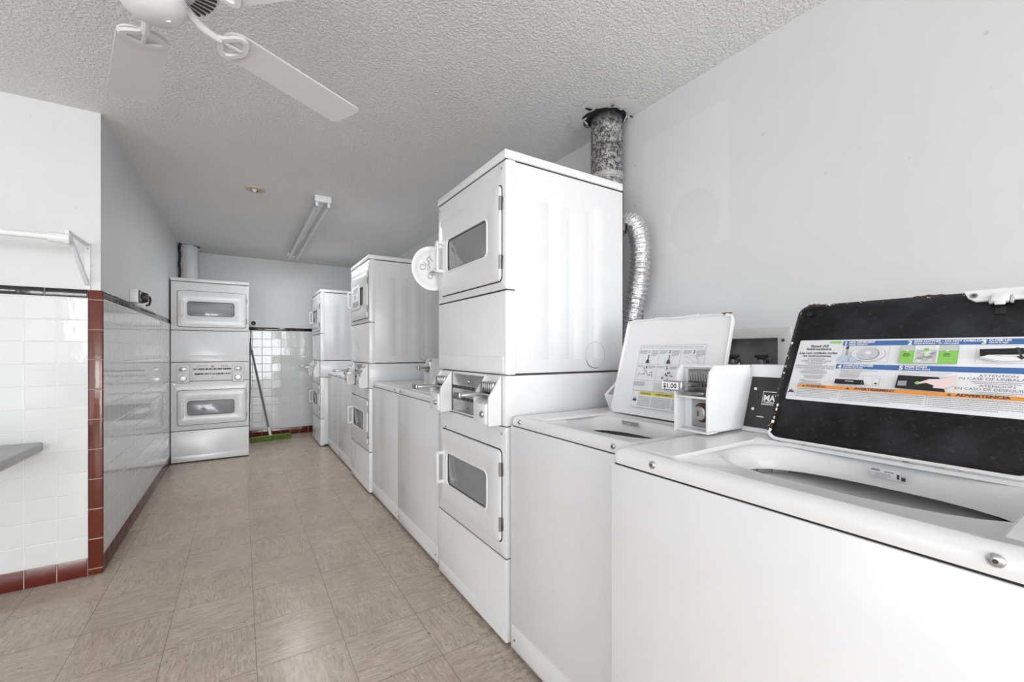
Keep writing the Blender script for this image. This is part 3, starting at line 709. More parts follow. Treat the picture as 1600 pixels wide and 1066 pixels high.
# warning band
L.rect(T(.054), T(.480), T(.1615), T(.1705), ORANGE)
for x, t_, s_ in ((.095, 'WARNING', 1.1), (.222, 'AVERTISSEMENT', 1.25), (.405, 'ADVERTENCIA', 1.35)):
    L.text(t_, T(x+.004), T(.1635), .0082, INK, 'CENTER', .0003, s_); wdt = len(t_)*.0029*s_+.004
    L.poly([(T(x-wdt-.003), T(.1635)), (T(x-wdt+.005), T(.1635)), (T(x-wdt+.001), T(.1690))], INK)
for x in (.159, .323): L.rect(T(x), T(x+.0008), T(.129), T(.1705), GREYINK)
L.frame(T(.029), T(.053), T(.1335), T(.1705), .0004, GREYINK)
L.poly([(T(.034), T(.143)), (T(.050), T(.143)), (T(.048), T(.150)), (T(.045), T(.147)), (T(.043), T(.156)), (T(.040), T(.149)), (T(.037), T(.153)), (T(.037), T(.148))], INK)
for a, b, s_ in ((.057, .154, 20), (.163, .318, 21), (.327, .474, 22)): L.lines(T(a), T(b), T(.1555), 6, .0044, GREYINK, seed=s_, th=.0014)
xf_build(L.m, 'instruction_label', M_A, lidA, flip=False, label='white, blue and orange printed instruction sticker')
# rating sticker on the rear lip of the opening
st = Lab(.0)
st.rect(0, .062, 0, .020, LABEL); st.text('SERIES', .003, .014, .0055, INK, 'LEFT', .0002); st.lines(.026, .044, .0135, 1, .004, INK, seed=30); st.lines(.010, .036, .0085, 3, .0035, GREYINK, seed=31); st.frame(.002, .009, .002, .009, .0005, GREYINK)
st.rect(.046, .050, .003, .013, INK); st.rect(.053, .060, .001, .009, INK); st.frame(.053, .060, .011, .018, .0006, GREYINK)
Ms = Matrix(((0, 0, -1, .3985), (-1, 0, 0, .345), (0, 1, 0, .9055), (0, 0, 0, 1)))
for v in st.m.bm.verts: pass
xf_build(st.m, 'rating_sticker', Ms, A, flip=False)

# ---- console with coin unit for A
def console_coin(root, dx, ya, yb, z0, zt, xf, fb, ft, logo=None, price=False, yl=0.):
    """coin unit between ya (right wing) and yb (left wing); fb/ft: x of console front at bottom and top; dx: rear x"""
    c = MB()
    prof = [(fb, z0-.012), (fb+.001, z0+.0), (ft, zt-.034), (ft, zt), (dx, zt), (dx, z0-.012)]
    c.prism('y', yl+.02, ya+.004, prof, ENAMEL)
    cons = c.build('console', root)
    if logo is not None:
        sl = (ft-fb)/(zt-.034-z0); h = zt-.034-z0
        p = MB(); y1 = ya-.002; y0 = yl+.04
        off = .0025
        p.loft([[(fb-off, y0, z0+.002), (fb-off, y1, z0+.002), (ft-off, y1, zt-.036), (ft-off, y0, zt-.036)],
                [(fb+.004, y0, z0+.002), (fb+.004, y1, z0+.002), (ft+.004, y1, zt-.036), (ft+.004, y0, zt-.036)]], SIGNBLK)
        for (yy, f) in ((y1-.016, .75), (y1-.018, .36)):
            xx = fb+(ft-fb)*f-off; zz = z0+h*f
            p.lathe((xx, yy, zz), (-1, 0, 0), [(.0045, 0), (.004, .002), (.001, .0026)], PLASTIC, 14)
        le = math.atan2(ft-fb, h)
        MM = lid_frame(fb-off-.0004, z0+.002, y1, le)
        LL = Lab(0.); LL.rect(.040, .128, h*.47, h*.74, PAPER); LL.rect(.0415, .1265, h*.485, h*.725, SIGNBLK)
        LL.text('MAYTAG', .0435, h*.55, .0245, PAPER, 'LEFT', .0010, .86); LL.text('COMMERCIAL', .0445, h*.50, .007, PAPER, 'LEFT', .0002)
        LL.rect(.032, .052, h*.215, h*.232, PAPER)
        lb = xf_build(p, 'control_panel', Matrix.Identity(4), cons, label='black panel with white logo')
        xf_build(LL.m, 'panel_print', MM, lb, flip=False)
    # coin unit
    w_ = MB(); zb_l, zb_r = z0-.012, z0
    for y, zb in ((ya, zb_r), (yb-.005, zb_l)):
        w_.prism('y', y, y+.005, [(xf, zb), (xf, z0+.105), (xf+.012, zt-.018), (xf+.03, zt), (fb+.04, zt), (fb+.04, zb)], ENAMEL)
    w_.box(xf+.045, xf+.055, ya+.002, yb-.002, z0-.006, zt-.012, ENAMEL, .001)
    w_.box(xf+.032, fb+.039, ya+.002, yb-.002, zt-.006, zt-.0005, ENAMEL, .001)
    w_.box(xf+.002, xf+.05, ya+.002, yb-.002, z0+.088, z0+.094, ENAMEL, .001)
    w_.box(xf+.004, xf+.05, ya+.002, yb-.002, z0-.008, z0-.002, ENAMEL, .001)
    w_.box(xf+.05, fb+.038, ya+.004, yb-.004, z0-.006, zt-.004, ENAMEL, .0)
    cu = w_.build('coin_unit', root)
    yc = (ya+yb)/2
    l = MB().plate('x', xf+.046, xf+.041, ya+.008, yb-.030, z0+.002, z0+.084, .003, STEEL, .001)
    l.lathe((xf+.041, yc-.014, z0+.046), (-1, 0, 0), [(.026, 0), (.028, .004), (.025, .010), (.019, .012)], RUST, 30, False)
    l.lathe((xf+.041, yc-.014, z0+.046), (-1, 0, 0), [(.020, .002), (.0205, .022), (.016, .026), (.001, .026)], CHROME, 30)
    l.box(xf+.0145, xf+.0155, yc-.016, yc-.012, z0+.038, z0+.054, INK, 0)
    l.build('lock', cu)
    s = MB().box(xf+.030, xf+.046, ya+.007, yb-.024, z0+.104, zt-.012, STEEL, .003)
    s.box(xf-.008, xf+.040, ya+.010, yb-.028, z0+.100, z0+.108, STEEL, .003)
    for k in range(8):
        y = ya+.014+k*.0085; s.cyl((xf+.028, y, z0+.128), (xf+.030, y+.004, zt-.024), .0022, CHROME, n=6)
        s.box(xf+.026, xf+.031, y, y+.003, z0+.120, z0+.136, INK, 0)
    s.box(xf-.055, xf+.030, yc-.016, yc+.034, z0+.120, z0+.132, CHROME, .004)
    s.box(xf-.068, xf-.052, yc-.020, yc+.040, z0+.112, z0+.140, CHROME, .004)
    sl = s.build('coin_slide', cu)
    if price:
        LL = Lab(0.); LL.rect(-.030, .024, -.010, .010, PAPER); LL.text('$1.00', -.026, -.006, .0175, INK, 'LEFT', .0005, 1.1)
        MM = Matrix.Translation((xf-.0688, yc+.012, z0+.126)) @ Matrix(((0, 0, -1, 0), (-1, 0, 0, 0), (0, 1, 0, 0), (0, 0, 0, 1)))
        xf_build(LL.m, 'price_tag', MM, sl, flip=False)
    return cons, cu
console_coin(A, .62, .684-AY0, .790-AY0, .957, 1.138, 1.070-AX, 1.247-AX, 1.297-AX, logo=1, price=True, yl=0.)

# ---- washer B, white lid up
BX, BY0, BW = .893, .791, .617
B, Bdeck = washer('washing machine with its white-lined lid raised, beside the nearest dryer', BX, BY0, BW, .922, .888,
    dict(hx=.393, y0=.013, w=.450, len=.396, open=(.245, .26, .12, .205), s0=.07, s1=.065, shroud=False), None)
M_B = lid_frame(.393, .930, 1.254-BY0, math.atan2(.109, .3785)); WB, HB = .460, .393
m = MB().loft([P3('z', -.014, rr(.002, WB-.002, .002, HB-.002, .025)), P3('z', -.004, rr(0, WB, 0, HB, .025)), P3('z', .004, rr(0, WB, 0, HB, .025)),
        P3('z', .006, rr(.002, WB-.002, .002, HB-.002, .024)), P3('z', .004, rr(.006, WB-.006, .006, HB-.006, .022)), P3('z', -.001, rr(.009, WB-.009, .009, HB-.009, .02)), P3('z', -.001, rr(.02, WB-.02, .02, HB-.02, .012))], ENAMEL, True, True)
lidB = xf_build(m, 'lid', M_B, B)
m = MB()
for a, b in ((.002, .030), (.415, .455)): m.tube([(a+(b-a)*t/8, HB-.002+.001*math.sin(t*2), .004) for t in range(9)], .002, RUST, 6, rf=lambda t: .0014+.002*math.sin(PI*t))
m.tube([(.001, .02+t*.008, .004) for t in range(9)], .0016, RUST, 6, rf=lambda t: .0006+.0012*math.sin(PI*t))
m.cyl((.44, HB-.009, .003), (.44, HB-.009, .009), .006, PLASTIC, n=14).cyl((.022, HB-.012, .003), (.022, HB-.012, .008), .006, PLASTIC, n=14)
m.tube([(.14, HB+.000, .005), (.19, HB-.002, .006), (.215, HB-.007, .006), (.26, HB-.007, .006), (.285, HB-.002, .006), (.33, HB, .005)], .003, ENAMEL, 8)
xf_build(m, 'lid_trim', M_B, lidB)
L = Lab(-.0008)
L.rect(.092, .380, .098, .283, LABEL); L.frame(.092, .380, .098, .283, .0012, GREYINK)
L.text('IMPORTANT INSTRUCTIONS \u2013 READ INSTRUCTIONS THOROUGHLY BEFORE USING THE WASHER', .236, .2735, .0052, GREYINK, 'CENTER', .0001, 1.15)
L.rect(.094, .378, .2685, .2693, GREYINK); L.rect(.094, .378, .205, .2058, GREYINK); L.rect(.094, .378, .139, .1398, GREYINK)
for u in (.188, .283): L.rect(u, u+.0009, .139, .2693, GREYINK)
for t_, u, v in (('1', .140, .250), ('2', .235, .250), ('3', .336, .250), ('4', .140, .187), ('5', .235, .187)):
    L.text(t_, u, v, .017, INK, 'CENTER', .0004)
    L.lines(u-.043, u-.010, v+.010, 4 if v > .2 else 2, .0042, GREYINK, seed=int(u*100)); L.lines(u+.010, u+.042, v+.010, 6 if v > .2 else 3, .0042, GREYINK, seed=int(u*77))
def arrow(u, v):
    L.rect(u-.005, u+.006, v-.022, v-.014, INK); L.poly([(u-.009, v-.026), (u+.010, v-.026), (u+.004, v-.012), (u-.004, v-.012)], INK); L.rect(u-.001, u+.003, v-.016, v+.008, INK)
arrow(.140, .235); arrow(.236, .235)
for u in (.118, .160, .222, .255): L.rect(u, u+.0008, .209, .235, GREYINK)
L.stroke([(.300, .238), (.325, .232), (.345, .215), (.362, .212), (.352, .236), (.336, .244), (.32, .241)], .0009, GREYINK); L.stroke([(.345, .236), (.36, .226), (.368, .214)], .0009, GREYINK); L.stroke([(.306, .222), (.325, .212)], .0009, GREYINK)
L.stroke([(.106, .150), (.110, .165), (.138, .163), (.128, .193), (.155, .160), (.170, .162), (.160, .160), (.164, .174), (.172, .174), (.175, .152)], .0012, INK)
rn = random.Random(3)
for k in range(12): L.disc(rn.uniform(.208, .268), rn.uniform(.146, .176), .004, .0028, rn.choice((GREYINK, PALEINK, LABEL, INK)))
L.lines(.290, .372, .19, 8, .0052, PALEINK, seed=40)
L.lines(.096, .150, .130, 4, .0045, GREYINK, seed=41); L.lines(.190, .372, .130, 7, .0045, PALEINK, seed=42)
L.rect(.100, .380, .031, .095, LABEL); L.frame(.100, .380, .031, .095, .0008, GREYINK); L.rect(.131, .379, .081, .0945, YELLOW)
L.text('WARNING', .163, .0845, .0095, INK, 'CENTER', .0003, 1.05); L.text('AVERTISSEMENT', .245, .0845, .0095, INK, 'CENTER', .0003, 1.05); L.text('ADVERTENCIA', .330, .0845, .0095, INK, 'CENTER', .0003, 1.05)
L.poly([(.104, .055), (.126, .055), (.124, .066), (.121, .060), (.118, .074), (.114, .062), (.110, .070), (.109, .060)], INK)
L.lines(.133, .190, .073, 7, .0058, GREYINK, seed=43); L.lines(.195, .280, .073, 7, .0058, GREYINK, seed=44); L.lines(.285, .372, .073, 7, .0058, GREYINK, seed=45)
xf_build(L.m, 'instruction_label', M_B, lidB, flip=False, label='white sticker with five numbered drawings and a yellow warning band')
st = Lab(0.); st.rect(0, .085, 0, .018, GREYPL); st.lines(.003, .04, .011, 2, .005, INK, seed=50); st.lines(.045, .082, .012, 3, .004, INK, seed=51)
Ms = Matrix(((0, 0, -1, .358), (-1, 0, 0, .37), (0, 1, 0, .892), (0, 0, 0, 1)))
xf_build(st.m, 'rating_sticker', Ms, B, flip=False)
def console_plain(root, xb, y0, y1, zd, depth=.66, zt=1.10):
    c = MB()
    c.prism('y', y0, y1, [(xb+.035, zd-.005), (xb, zd+.066), (xb+.085, zd+.128), (xb+.13, zt), (depth, zt), (depth, zd-.005)], ENAMEL)
    c.prism('y', y1, y1+.004, [(xb+.045, zd+.004), (xb+.012, zd+.064), (xb+.09, zd+.120), (xb+.13, zt-.01), (depth-.02, zt-.01), (depth-.02, zd+.004)], GREYPL)
    c = c.build('console', root)
    p = MB().prism('y', y0+.02, y1-.02, [(xb+.003, zd+.068), (xb+.003-.002, zd+.070), (xb+.080, zd+.128), (xb+.083, zd+.126)], STEEL)
    p.build('control_strip', c)
console_plain(B, .428, .03, .535, .925, zt=1.12)

# ---- the four farther washers, lids shut
def shut_lid(root, ls, zt):
    m = MB(); x0 = ls['hx']-ls['len']+.036; x1 = ls['hx']; y0, y1 = ls['y0']-.004, ls['y0']+ls['w']+.004
    m.loft([P3('z', zt-.006, rr(x0, x1, y0, y1, .028)), P3('z', zt+.003, rr(x0, x1, y0, y1, .028)), P3('z', zt+.006, rr(x0+.004, x1-.004, y0+.004, y1-.004, .026)),
            P3('z', zt+.007, rr(x0+.03, x1-.03, y0+.03, y1-.03, .02))], ENAMEL)
    return m.build('lid', root)
for (lb, x0, y0, wd, coin, zt, lip) in (
    ('white washing machine, lid shut, directly behind the nearest dryer, with a coin slide', .902, 2.150, .715, True, .922, .888),
    ('white washing machine, lid shut, touching the near side of the dryer with the paper notice', .905, 2.872, .668, False, .922, .888),
    ('white washing machine directly behind the dryer with the paper notice', .900, 4.250, .715, False, .922, .888),
    ('white washing machine touching the near side of the farthest dryer', .900, 4.972, .650, False, .922, .888)):
    ls = dict(hx=.39, y0=(wd-.47)/2-(.03 if coin else 0), w=.47, len=.39, open=(.24, wd/2, .12, .20), s0=.065, s1=.065, shroud=False)
    r_, _ = washer(lb, x0, y0, wd, zt, lip, ls, None, 'washers with shut lids')
    del r_['group']
    shut_lid(r_, ls, zt)
    if coin: console_coin(r_, .655, wd-.105, wd+.0, zt+.012, zt+.202, .190, .40, .45, logo=None, price=False)
    else: console_plain(r_, .44, .03, wd-.03, zt+.003, zt=1.05)

# ================================================================ THINGS ON THE WALLS, FLOOR AND CEILING
# rusty flue pipe through the ceiling
pp = MB(); PX, PY = 1.668, 1.655
pp.lathe((PX, PY, 0), (0, 0, 1), [(.083, 1.90), (.083, 2.10), (.0875, 2.104), (.0885, 2.118), (.0855, 2.13), (.0855, 2.438)], GALV, 48, False)
pp.build('vent_pipe', label='corroded round metal vent pipe rising behind the nearest dryer to the ceiling', category='pipe')
# ragged hole and flaking plaster around it
hm = MB(); rn = random.Random(11); pts = []
for k in range(40):
    a = 2*PI*k/40; r_ = .098+.016*rn.random()+.02*max(0, math.cos(a-R(150)))
    pts.append((min(PX+r_*math.cos(a), XR-.002), PY+r_*math.sin(a)))
hm.prism('z', CZ-.0028, CZ-.0010, pts, DARKGAP)
hole = hm.build('ceiling_hole', label='ragged dark hole in the ceiling around the corroded vent pipe', category='hole')
pm = MB(); SM = plain('smooth_patch', (.83, .83, .83, 1), .5, bumps=(22, .3, .004))
outer = []; 
for k in range(40):
    a = 2*PI*k/40; r_ = .185+.03*rn.random()
    outer.append((min(PX+r_*math.cos(a), XR-.001), PY+r_*math.sin(a)))
pm.loft([P3('z', CZ-.0015, outer), P3('z', CZ-.002, [(a*.96+PX*.04, b*.96+PY*.04) for a, b in outer]), P3('z', CZ-.0022, [(PX+(a-PX)*1.03, PY+(b-PY)*1.03) for a, b in pts]), P3('z', CZ-.0015, pts)], SM, False, False)
for k in range(26):
    a = rn.uniform(0, 2*PI); r0 = rn.uniform(.10, .13); r1 = r0+rn.uniform(-.028, .05); h = rn.uniform(.008, .034)
    if PX+max(r0, r1)*math.cos(a) > XR-.01: continue
    c = (PX+r0*math.cos(a), PY+r0*math.sin(a)); t = (PX+r1*math.cos(a), PY+r1*math.sin(a)); s_ = rn.uniform(.006, .018)
    nx, ny = -math.sin(a)*s_, math.cos(a)*s_
    i = [(c[0]+nx, c[1]+ny, CZ-.003), (c[0]-nx, c[1]-ny, CZ-.003), (t[0]-nx*.2, t[1]-ny*.2, CZ-h), (t[0]+nx*.4, t[1]+ny*.4, CZ-h*.9)]
    pm.loft([i, [(x+.0015*math.cos(a), y+.0015*math.sin(a), z-.001) for x, y, z in i]], rn.choice((SM, SM, DARKGAP)))
pm.build('plaster_patch', hole, flip=True, label='smooth pale patch with peeling flakes')
# foil duct
def bez(p, t):
    n = len(p)-1; return sum((Vector(q)*(math.comb(n, i)*t**i*(1-t)**(n-i)) for i, q in enumerate(p)), Vector())
ctl = [(1.615, 1.52, 1.80), (1.64, 1.45, 1.845), (1.665, 1.40, 1.86), (1.668, 1.40, 1.62), (1.668, 1.42, 1.50), (1.668, 1.49, 1.38), (1.66, 1.50, 1.24)]
path = [bez(ctl, t/259) for t in range(260)]
MB().tube(path, .05, FOIL, 26, rf=lambda t: .047+.0052*math.sin(t*2*PI*34)+.001*math.sin(t*311)).build('foil_duct', label='silver corrugated foil duct bulging out behind the nearest dryer', category='duct')
# valve box in the right wall
vb = thing('valve_box', 'recessed metal wall box with two dark water taps, between the raised washer lids', 'wall box', (XR, (UY0+UY1)/2, UZ0))
ox, oy, oz = -XR, -(UY0+UY1)/2, -UZ0
fr = MB().hole_plate('x', 0, -.006, (UY0-.048+oy, UY1+.04+oy, UZ0-.04+oz, UZ1+.042+oz), (UY0+oy, UY1+oy, UZ0+oz, UZ1+oz), .003, .002, plain('wall_box_metal', (.62, .62, .62, 1), .4, var=.1), .001)
for y in (UY0-.02, UY1+.02): fr.cyl((-.006, y+oy, UZ1-.01+oz), (-.009, y+oy, UZ1-.01+oz), .006, INK, n=12)
fr.build('frame', vb)
GR = plain('grimy_metal', (.34, .33, .32, 1), .6, .2, var=.5)
bx = MB(); a0, a1, b0, b1 = UY0+oy, UY1+oy, UZ0+oz, UZ1+oz
bx.loft([P3('x', 0, rr(a0, a1, b0, b1, .001)), P3('x', .085, rr(a0, a1, b0, b1, .001))], GR, False, True)
bx.build('recess', vb, flip=False)
for y in (-.065, .052):
    t = MB().cyl((.04, y, b0), (.04, y, b0+.075), .010, STEEL, n=14).cyl((.04, y, b0+.075), (.01, y, b0+.075), .010, STEEL, n=14)
    t.lathe((.01, y, b0+.075), (-1, 0, 0), [(.008, 0), (.008, .012)], STEEL, 12)
    for k in range(5): t.cyl((-.002, y, b0+.095), (-.002, y+.026*math.cos(2*PI*k/5+.3), b0+.095+.008*math.sin(2*PI*k/5+.3)), .006, BLACK, n=8)
    t.cyl((.005, y, b0+.08), (.005, y, b0+.1), .006, BLACK, n=10)
    t.build('tap', vb)
# small metal box corner by the duct
sb = MB().box(XR-.035, XR, 1.492, 1.60, 1.30, 1.388, STEEL, .002)
sb.tube([(XR-.036, 1.492, 1.32), (XR-.036, 1.492, 1.39), (XR-.036, 1.56, 1.39)], .002, PLASTIC, 6)  # pale bead put in for the light caught on the box edges
sb.build('junction_box', label='small grey metal box on the right wall below the foil duct', category='box')

# paper plate sign
ps = thing('paper_plate', 'white paper plate lettered OUT OF ORDER, hanging at the nearest dryer beside its upper handle', 'plate', (.857, 2.136, 1.616))
pl = MB().lathe((0, 0, 0), (0, -1, 0), [(.001, .0), (.074, .0), (.082, .003), (.098, .0135), (.112, .0165), (.117, .0155), (.117, .0140), (.112, .0150), (.098, .0120), (.082, .0016), (.074, -.0014), (.001, -.0014)], PAPER, 72)
pl.build('plate_body', ps)
Lp = Lab(0.)
def hand(t_, u, v, size, ang):
    Lp.z += .00008
    Lp.m.text(t_, size, GREYINK, Matrix.Translation((u, v, Lp.z)) @ Matrix.Rotation(R(ang), 4, 'Z'), 'LEFT', .0)
Lp.z = .0008; hand('OUT', -.052, -.018, .045, 47); hand('OF', -.020, -.012, .021, 50); hand('ORDER', -.010, -.062, .042, 47)
xf_build(Lp.m, 'lettering', Matrix(((1, 0, 0, 0), (0, 0, -1, 0), (0, 1, 0, 0), (0, 0, 0, 1))), ps, flip=False)
MB().tube([(-.012, -.002, -.020), (-.022, -.045, -.026), (-.018, -.085, -.030)], .0016, RUBBER, 6).build('string', ps)
# notice taped over the window of dryer 2
nt = MB(); nz0, nz1 = 1.545, 1.755
nt.plate('x', .866, .8645, 3.80, 4.125, nz0, nz1, .03, PAPER, .0004)
LL = Lab(.0004); LL.text('OUT', .07, .145, .062, INK, 'LEFT', .0, 1.3); LL.text('OF', .10, .095, .045, INK, 'LEFT', .0, 1.3); LL.text('ORDER', .05, .028, .060, INK, 'LEFT', .0, 1.15)
for v in LL.m.bm.verts: v.co = Matrix(((0, 0, -1, .8645), (-1, 0, 0, 4.125), (0, 1, 0, nz0), (0, 0, 0, 1))) @ v.co
n_root = nt.build('paper_notice', label='white handwritten notice taped over the upper window of the middle dryer', category='notice')
LL.m.build('lettering', n_root, flip=False)

# closet rod with bracket
cr = thing('closet_rod', 'white closet rod on a triangular wall bracket, upper left', 'rod', (-.68, YF, 1.5))
MB().tube([(-2.3+2.28*t/10, -.307, .20) for t in range(11)], .0145, PLASTIC, 16).build('rod', cr)
b_ = MB()
b_.box(-.012, .012, -.006, 0, .0, .245, PLASTIC, .002)
b_.box(-.008, .008, -.31, -.002, .226, .240, PLASTIC, .003)
b_.loft([[(-.008, -.004, .015), (.008, -.004, .015), (.008, -.004, .035), (-.008, -.004, .035)], [(-.008, -.298, .215), (.008, -.298, .215), (.008, -.298, .235), (-.008, -.298, .235)]], PLASTIC)
b_.lathe((-.012, -.307, .20), (1, 0, 0), [(.020, -.05), (.023, -.045), (.024, .022), (.001, .024)], PLASTIC, 24)
b_.box(-.008, .008, -.318, -.296, .175, .240, PLASTIC, .004)
for z in (.02, .215): b_.cyl((0, -.006, z), (0, -.009, z), .005, STEEL, n=10)
b_.build('bracket', cr)
# folding counter
ct = thing('counter_shelf', 'grey laminated counter shelf against the tiled wall, left edge', 'counter', (-1.9, YF, .0))
MB().box(-1.06, 1.06, -.62, -TT-.003, .675, .722, COUNTER, .008, 3).build('top', ct)
for x in (-.7, .55):
    MB().box(x, x+.03, -.40, -TT-.003, .64, .675, PLASTIC, .002).box(x, x+.03, -.045, -TT-.003, .35, .675, PLASTIC, .002)\
        .loft([[(x, -.04, .36), (x+.03, -.04, .36), (x+.03, -.04, .39), (x, -.04, .39)], [(x, -.38, .645), (x+.03, -.38, .645), (x+.03, -.38, .67), (x, -.38, .67)]], PLASTIC).build('bracket', ct)

# socket with plug on the left wall
so = thing('wall_socket', 'small surface-mounted socket with a black plug just above the trim of the left wall', 'socket', (XL, 3.79, 1.49))
MB().box(0, .045, -.035, .045, .015, .105, PLASTIC, .004).plate('x', .044, .050, -.030, .040, .018, .100, .008, RUBBER, .002).plate('x', .049, .052, -.022, .032, .03, .09, .006, GREYPL, .001).build('socket_box', so)
MB().box(.05, .085, -.015, .02, .04, .075, BLACK, .008).lathe((.045, .11, .062), (1, 0, 0), [(.001, -.044), (.036, -.040), (.040, .0), (.030, .03), (.001, .034)], BLACK, 20)\
    .tube([(.06, .13, .06), (.075, .17, .075), (.075, .20, .055), (.07, .19, .02), (.06, .16, .012)], .007, BLACK, 8).build('plug', so)

# white pipe, cable behind the far dryer
MB().lathe((-.533, 6.40, 0), (0, 0, 1), [(.088, 1.2), (.088, 2.439)], ENAMEL2, 40, False).build('white_vent_pipe', label='smooth white round pipe rising behind the dryer at the end of the aisle', category='pipe')
cb = MB().tube([(-.609+.004*math.sin(t*.8), 6.262+.004*math.cos(t*.6), 1.5+.94*t/40) for t in range(41)], .013, BLACK, 8)
cb.tube([(-.598+.012*math.sin(t*.55), 6.268+.006*math.cos(t*.55), 1.55+.85*t/60) for t in range(61)], .004, PLASTIC, 6)
cb.build('hanging_cable', label='black cable with pale twisted ties hanging in the far left corner', category='cable')
hm = MB(); pts = [(-.533+(.10+.02*rn.random())*math.cos(2*PI*k/24), 6.40+(.10+.02*rn.random())*math.sin(2*PI*k/24)) for k in range(24)]
pts = [(max(a, XL+.001), b) for a, b in pts]
hm.prism('z', CZ-.004, CZ-.001, pts, DARKGAP)
for k in range(12):
    a = rn.uniform(0, 2*PI); c = (-.533+.11*math.cos(a), 6.40+.11*math.sin(a))
    if c[0] < XL+.02: continue
    hm.loft([[(c[0]-.012, c[1], CZ-.003), (c[0]+.014, c[1]+.004, CZ-.003), (c[0]+.003, c[1], CZ-.02-.01*rn.random())], [(c[0]-.012, c[1]+.003, CZ-.003), (c[0]+.014, c[1]+.007, CZ-.003), (c[0]+.003, c[1]+.003, CZ-.02)]], SM)
hm.build('flaked_ceiling_gap', label='flaking gap in the ceiling around the white pipe', category='hole')
# round collar on back wall
MB().lathe((.135, YB, 1.55), (0, -1, 0), [(.046, 0), (.046, .03), (.038, .034), (.030, .03), (.029, .0)], PLASTIC, 28).lathe((.135, YB, 1.55), (0, -1, 0), [(.030, .005), (.001, .006)], BLACK, 20)\
    .build('wall_collar', label='white round collar with a dark opening, on the back wall right of the dryer', category='pipe collar')
MB().tube([(.080, YB-.42, .16), (.094, YB-.40, .7), (.098, YB-.2, 1.2), (.11, YB-.05, 1.5)], .006, RUBBER, 8).build('drop_cord', label='thin dark cord beside the dryer at the end of the aisle', category='cord')

# broom
br = thing('push_broom', 'green push broom leaning on the back wall beside the far dryer', 'broom', (.33, 6.405, 0))
hd = MB(); ang = math.atan2(.09, .46)
Mh = Matrix.Rotation(ang, 4, 'Z')
hd.box(-.235, .235, -.028, .028, .045, .068, plain('broom_green', srgb(104, 128, 48), .5), .01, 3)
xf_build(hd, 'head', Mh, br)
bs = MB(); rn = random.Random(2)
for k in range(46):
    for j in range(5):
        x = -.225+.45*k/45; y = -.022+.011*j; dx = rn.uniform(-.004, .004)+x*.04; dy = (y-.0)*.35+rn.uniform(-.003, .003)
        bs.cyl((x, y, .047), (x+dx, y+dy, .001), .0045, BRISTLE, r1=.0058, n=5)
xf_build(bs, 'bristles', Mh, br)
p0 = Vector((-.01, -.01, .065)); p1 = Vector((-.232, .312, 1.285))
MB().tube([p0+(p1-p0)*t for t in (.07, .5, .93)], .0115, plain('broom_handle_grey', (.17, .17, .17, 1), .4), 12).build('handle', br)
MB().tube([p0, p0+(p1-p0)*.085], .016, PLASTIC, 12).tube([p0+(p1-p0)*.92, p1], .0125, GREYPL, 12).build('handle_sleeve', br, label='pale plastic sleeves')

# ceiling fan
fx, fy, fz = -.205, 1.485, 2.14
fan = thing('ceiling_fan', 'white five-blade ceiling fan, upper left', 'fan', (fx, fy, CZ))
zz = lambda z: z-CZ
FW = plain('fan_white', (.80, .80, .81, 1), .3)
MB().lathe((0, 0, 0), (0, 0, 1), [(.001, zz(2.19)), (.10, zz(2.185)), (.150, zz(2.20)), (.158, zz(2.22)), (.150, zz(2.29)), (.11, zz(2.32)), (.05, zz(2.335)), (.04, zz(2.40)), (.07, zz(2.439))], FW, 60)\
    .build('motor_housing', fan)
vt = MB()
for k in range(44):
    a = 2*PI*k/44; c, s = math.cos(a), math.sin(a)
    for (r0, r1) in ((.098, .145),):
        vt.cyl((r0*c, r0*s, zz(2.184)), (r1*math.cos(a+.12), r1*math.sin(a+.12), zz(2.196)), .0035, RUBBER, n=6)
vt.build('vent_slots', fan)
MB().lathe((0, 0, 0), (0, 0, 1), [(.001, zz(2.078)), (.030, zz(2.080)), (.058, zz(2.092)), (.074, zz(2.112)), (.079, zz(2.138)), (.072, zz(2.150)), (.05, zz(2.155)), (.05, zz(2.19))], FW, 56)\
    .box(.028, .042, -.004, .004, zz(2.080), zz(2.087), PLASTIC, .002).build('switch_housing', fan)
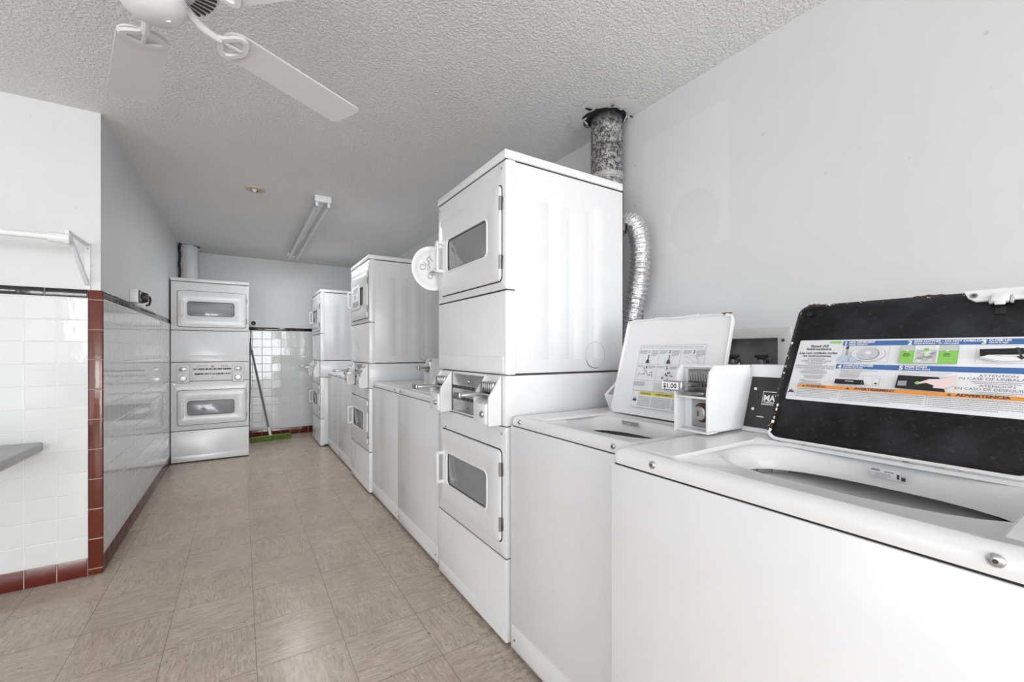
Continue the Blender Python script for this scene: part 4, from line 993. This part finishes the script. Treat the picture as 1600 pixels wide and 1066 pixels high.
for k in range(5):
    a = R(30.6+72*k); Mb = Matrix.Rotation(a, 4, 'Z') @ Matrix.Translation((0, 0, zz(fz))) @ Matrix.Rotation(R(-6), 4, 'X')
    ns = 8; r0, r1, w0, w1 = .175, .665, .062, .072
    pts = []
    for (cx, cy, rr_, s_) in ((r1-.022, w1-.022, .022, 0), (r0+.045, w0-.045, .045, 90), (r0+.045, -w0+.045, .045, 180), (r1-.022, -w1+.022, .022, 270)):
        for j in range(ns+1): t = R(s_+90*j/ns); pts.append((cx+rr_*math.cos(t), cy+rr_*math.sin(t)))
    bl = MB().loft([P3('z', -.003, pts), P3('z', .003, pts)], FW)
    blade = xf_build(bl, 'blade', Mb, fan)
    ir = MB()
    # fan-shaped end of the blade iron with two openings, split by a spar
    half = [(.163, .011), (.172, .016), (.180, .030), (.190, .047), (.201, .058), (.213, .062), (.224, .058), (.236, .045), (.246, .026), (.251, .009)]
    outl = half+[(x, -y) for x, y in half[::-1]]
    inn = [(.185+(x-.163)*.56, y*.66) for x, y in outl]
    def lay(z, p): return P3('z', z, p)
    sm_ = [(x+(.212-x)*.06, y*.94) for x, y in outl]
    ir.loft([lay(-.004, outl), lay(-.009, outl), lay(-.0125, sm_), lay(-.0125, [(x*.97+.21*.03, y*1.08) for x, y in inn]), lay(-.009, inn), lay(-.004, inn)], FW, ring=True)
    ir.box(.180, .240, -.0065, .0065, -.0125, -.004, FW, .002)
    ir.tube([(.055, 0, .022), (.085, 0, .018), (.12, 0, -.004), (.15, 0, -.009), (.175, 0, -.009)], .012, FW, 10, rf=lambda t: .015-.005*t)
    xf_build(ir, 'blade_iron', Mb, fan)

# smoke detector base
sd = MB().lathe((.091, 3.848, CZ), (0, 0, -1), [(.066, 0), (.066, .010), (.060, .014), (.030, .014), (.028, .010), (.001, .010)], CREAM, 40)
sd.lathe((.085, 3.835, CZ-.010), (0, 0, -1), [(.018, 0), (.016, .010), (.010, .012), (.008, .022), (.001, .022)], PLASTIC, 20)
sd.box(.06, .11, 3.84, 3.85, CZ-.017, CZ-.013, INK, .001)
sd.build('detector_base', label='round beige detector mounting plate with a white centre on the ceiling', category='detector')
# fluorescent batten
fl = thing('fluorescent_light', 'long white twin-tube fluorescent fitting on the ceiling', 'light fixture', (.56, 4.93, CZ))
MB().box(-.032, .032, -1.19, 1.19, -.038, -.001, ENAMEL, .004).box(-.028, .028, -1.188, 1.188, -.040, -.037, ENAMEL2, .001).build('channel', fl)
for s in (-1, 1):
    e = MB().box(-.062, .062, s*1.19-.02, s*1.19+.02, -.052, -.001, PLASTIC, .004)
    for x in (-.044, .044): e.box(x-.011, x+.011, s*1.185-.012, s*1.185+.012, -.088, -.05, PLASTIC, .006)
    e.build('end_cap', fl)
for x in (-.044, .044):
    MB().cyl((x, -1.165, -.070), (x, 1.165, -.070), .016, plain('tube_glass', (.70, .70, .70, 1), .15), n=16).cyl((x, -1.18, -.070), (x, -1.155, -.070), .0165, STEEL, n=16).cyl((x, 1.155, -.070), (x, 1.18, -.070), .0165, STEEL, n=16).build('tube', fl)

area('added_aisle_fill', (.56, 4.93, CZ-.10), (0, 0, 0), .10, 2.3, 13)  # added fill for the far end of the aisle; the tubes are unlit
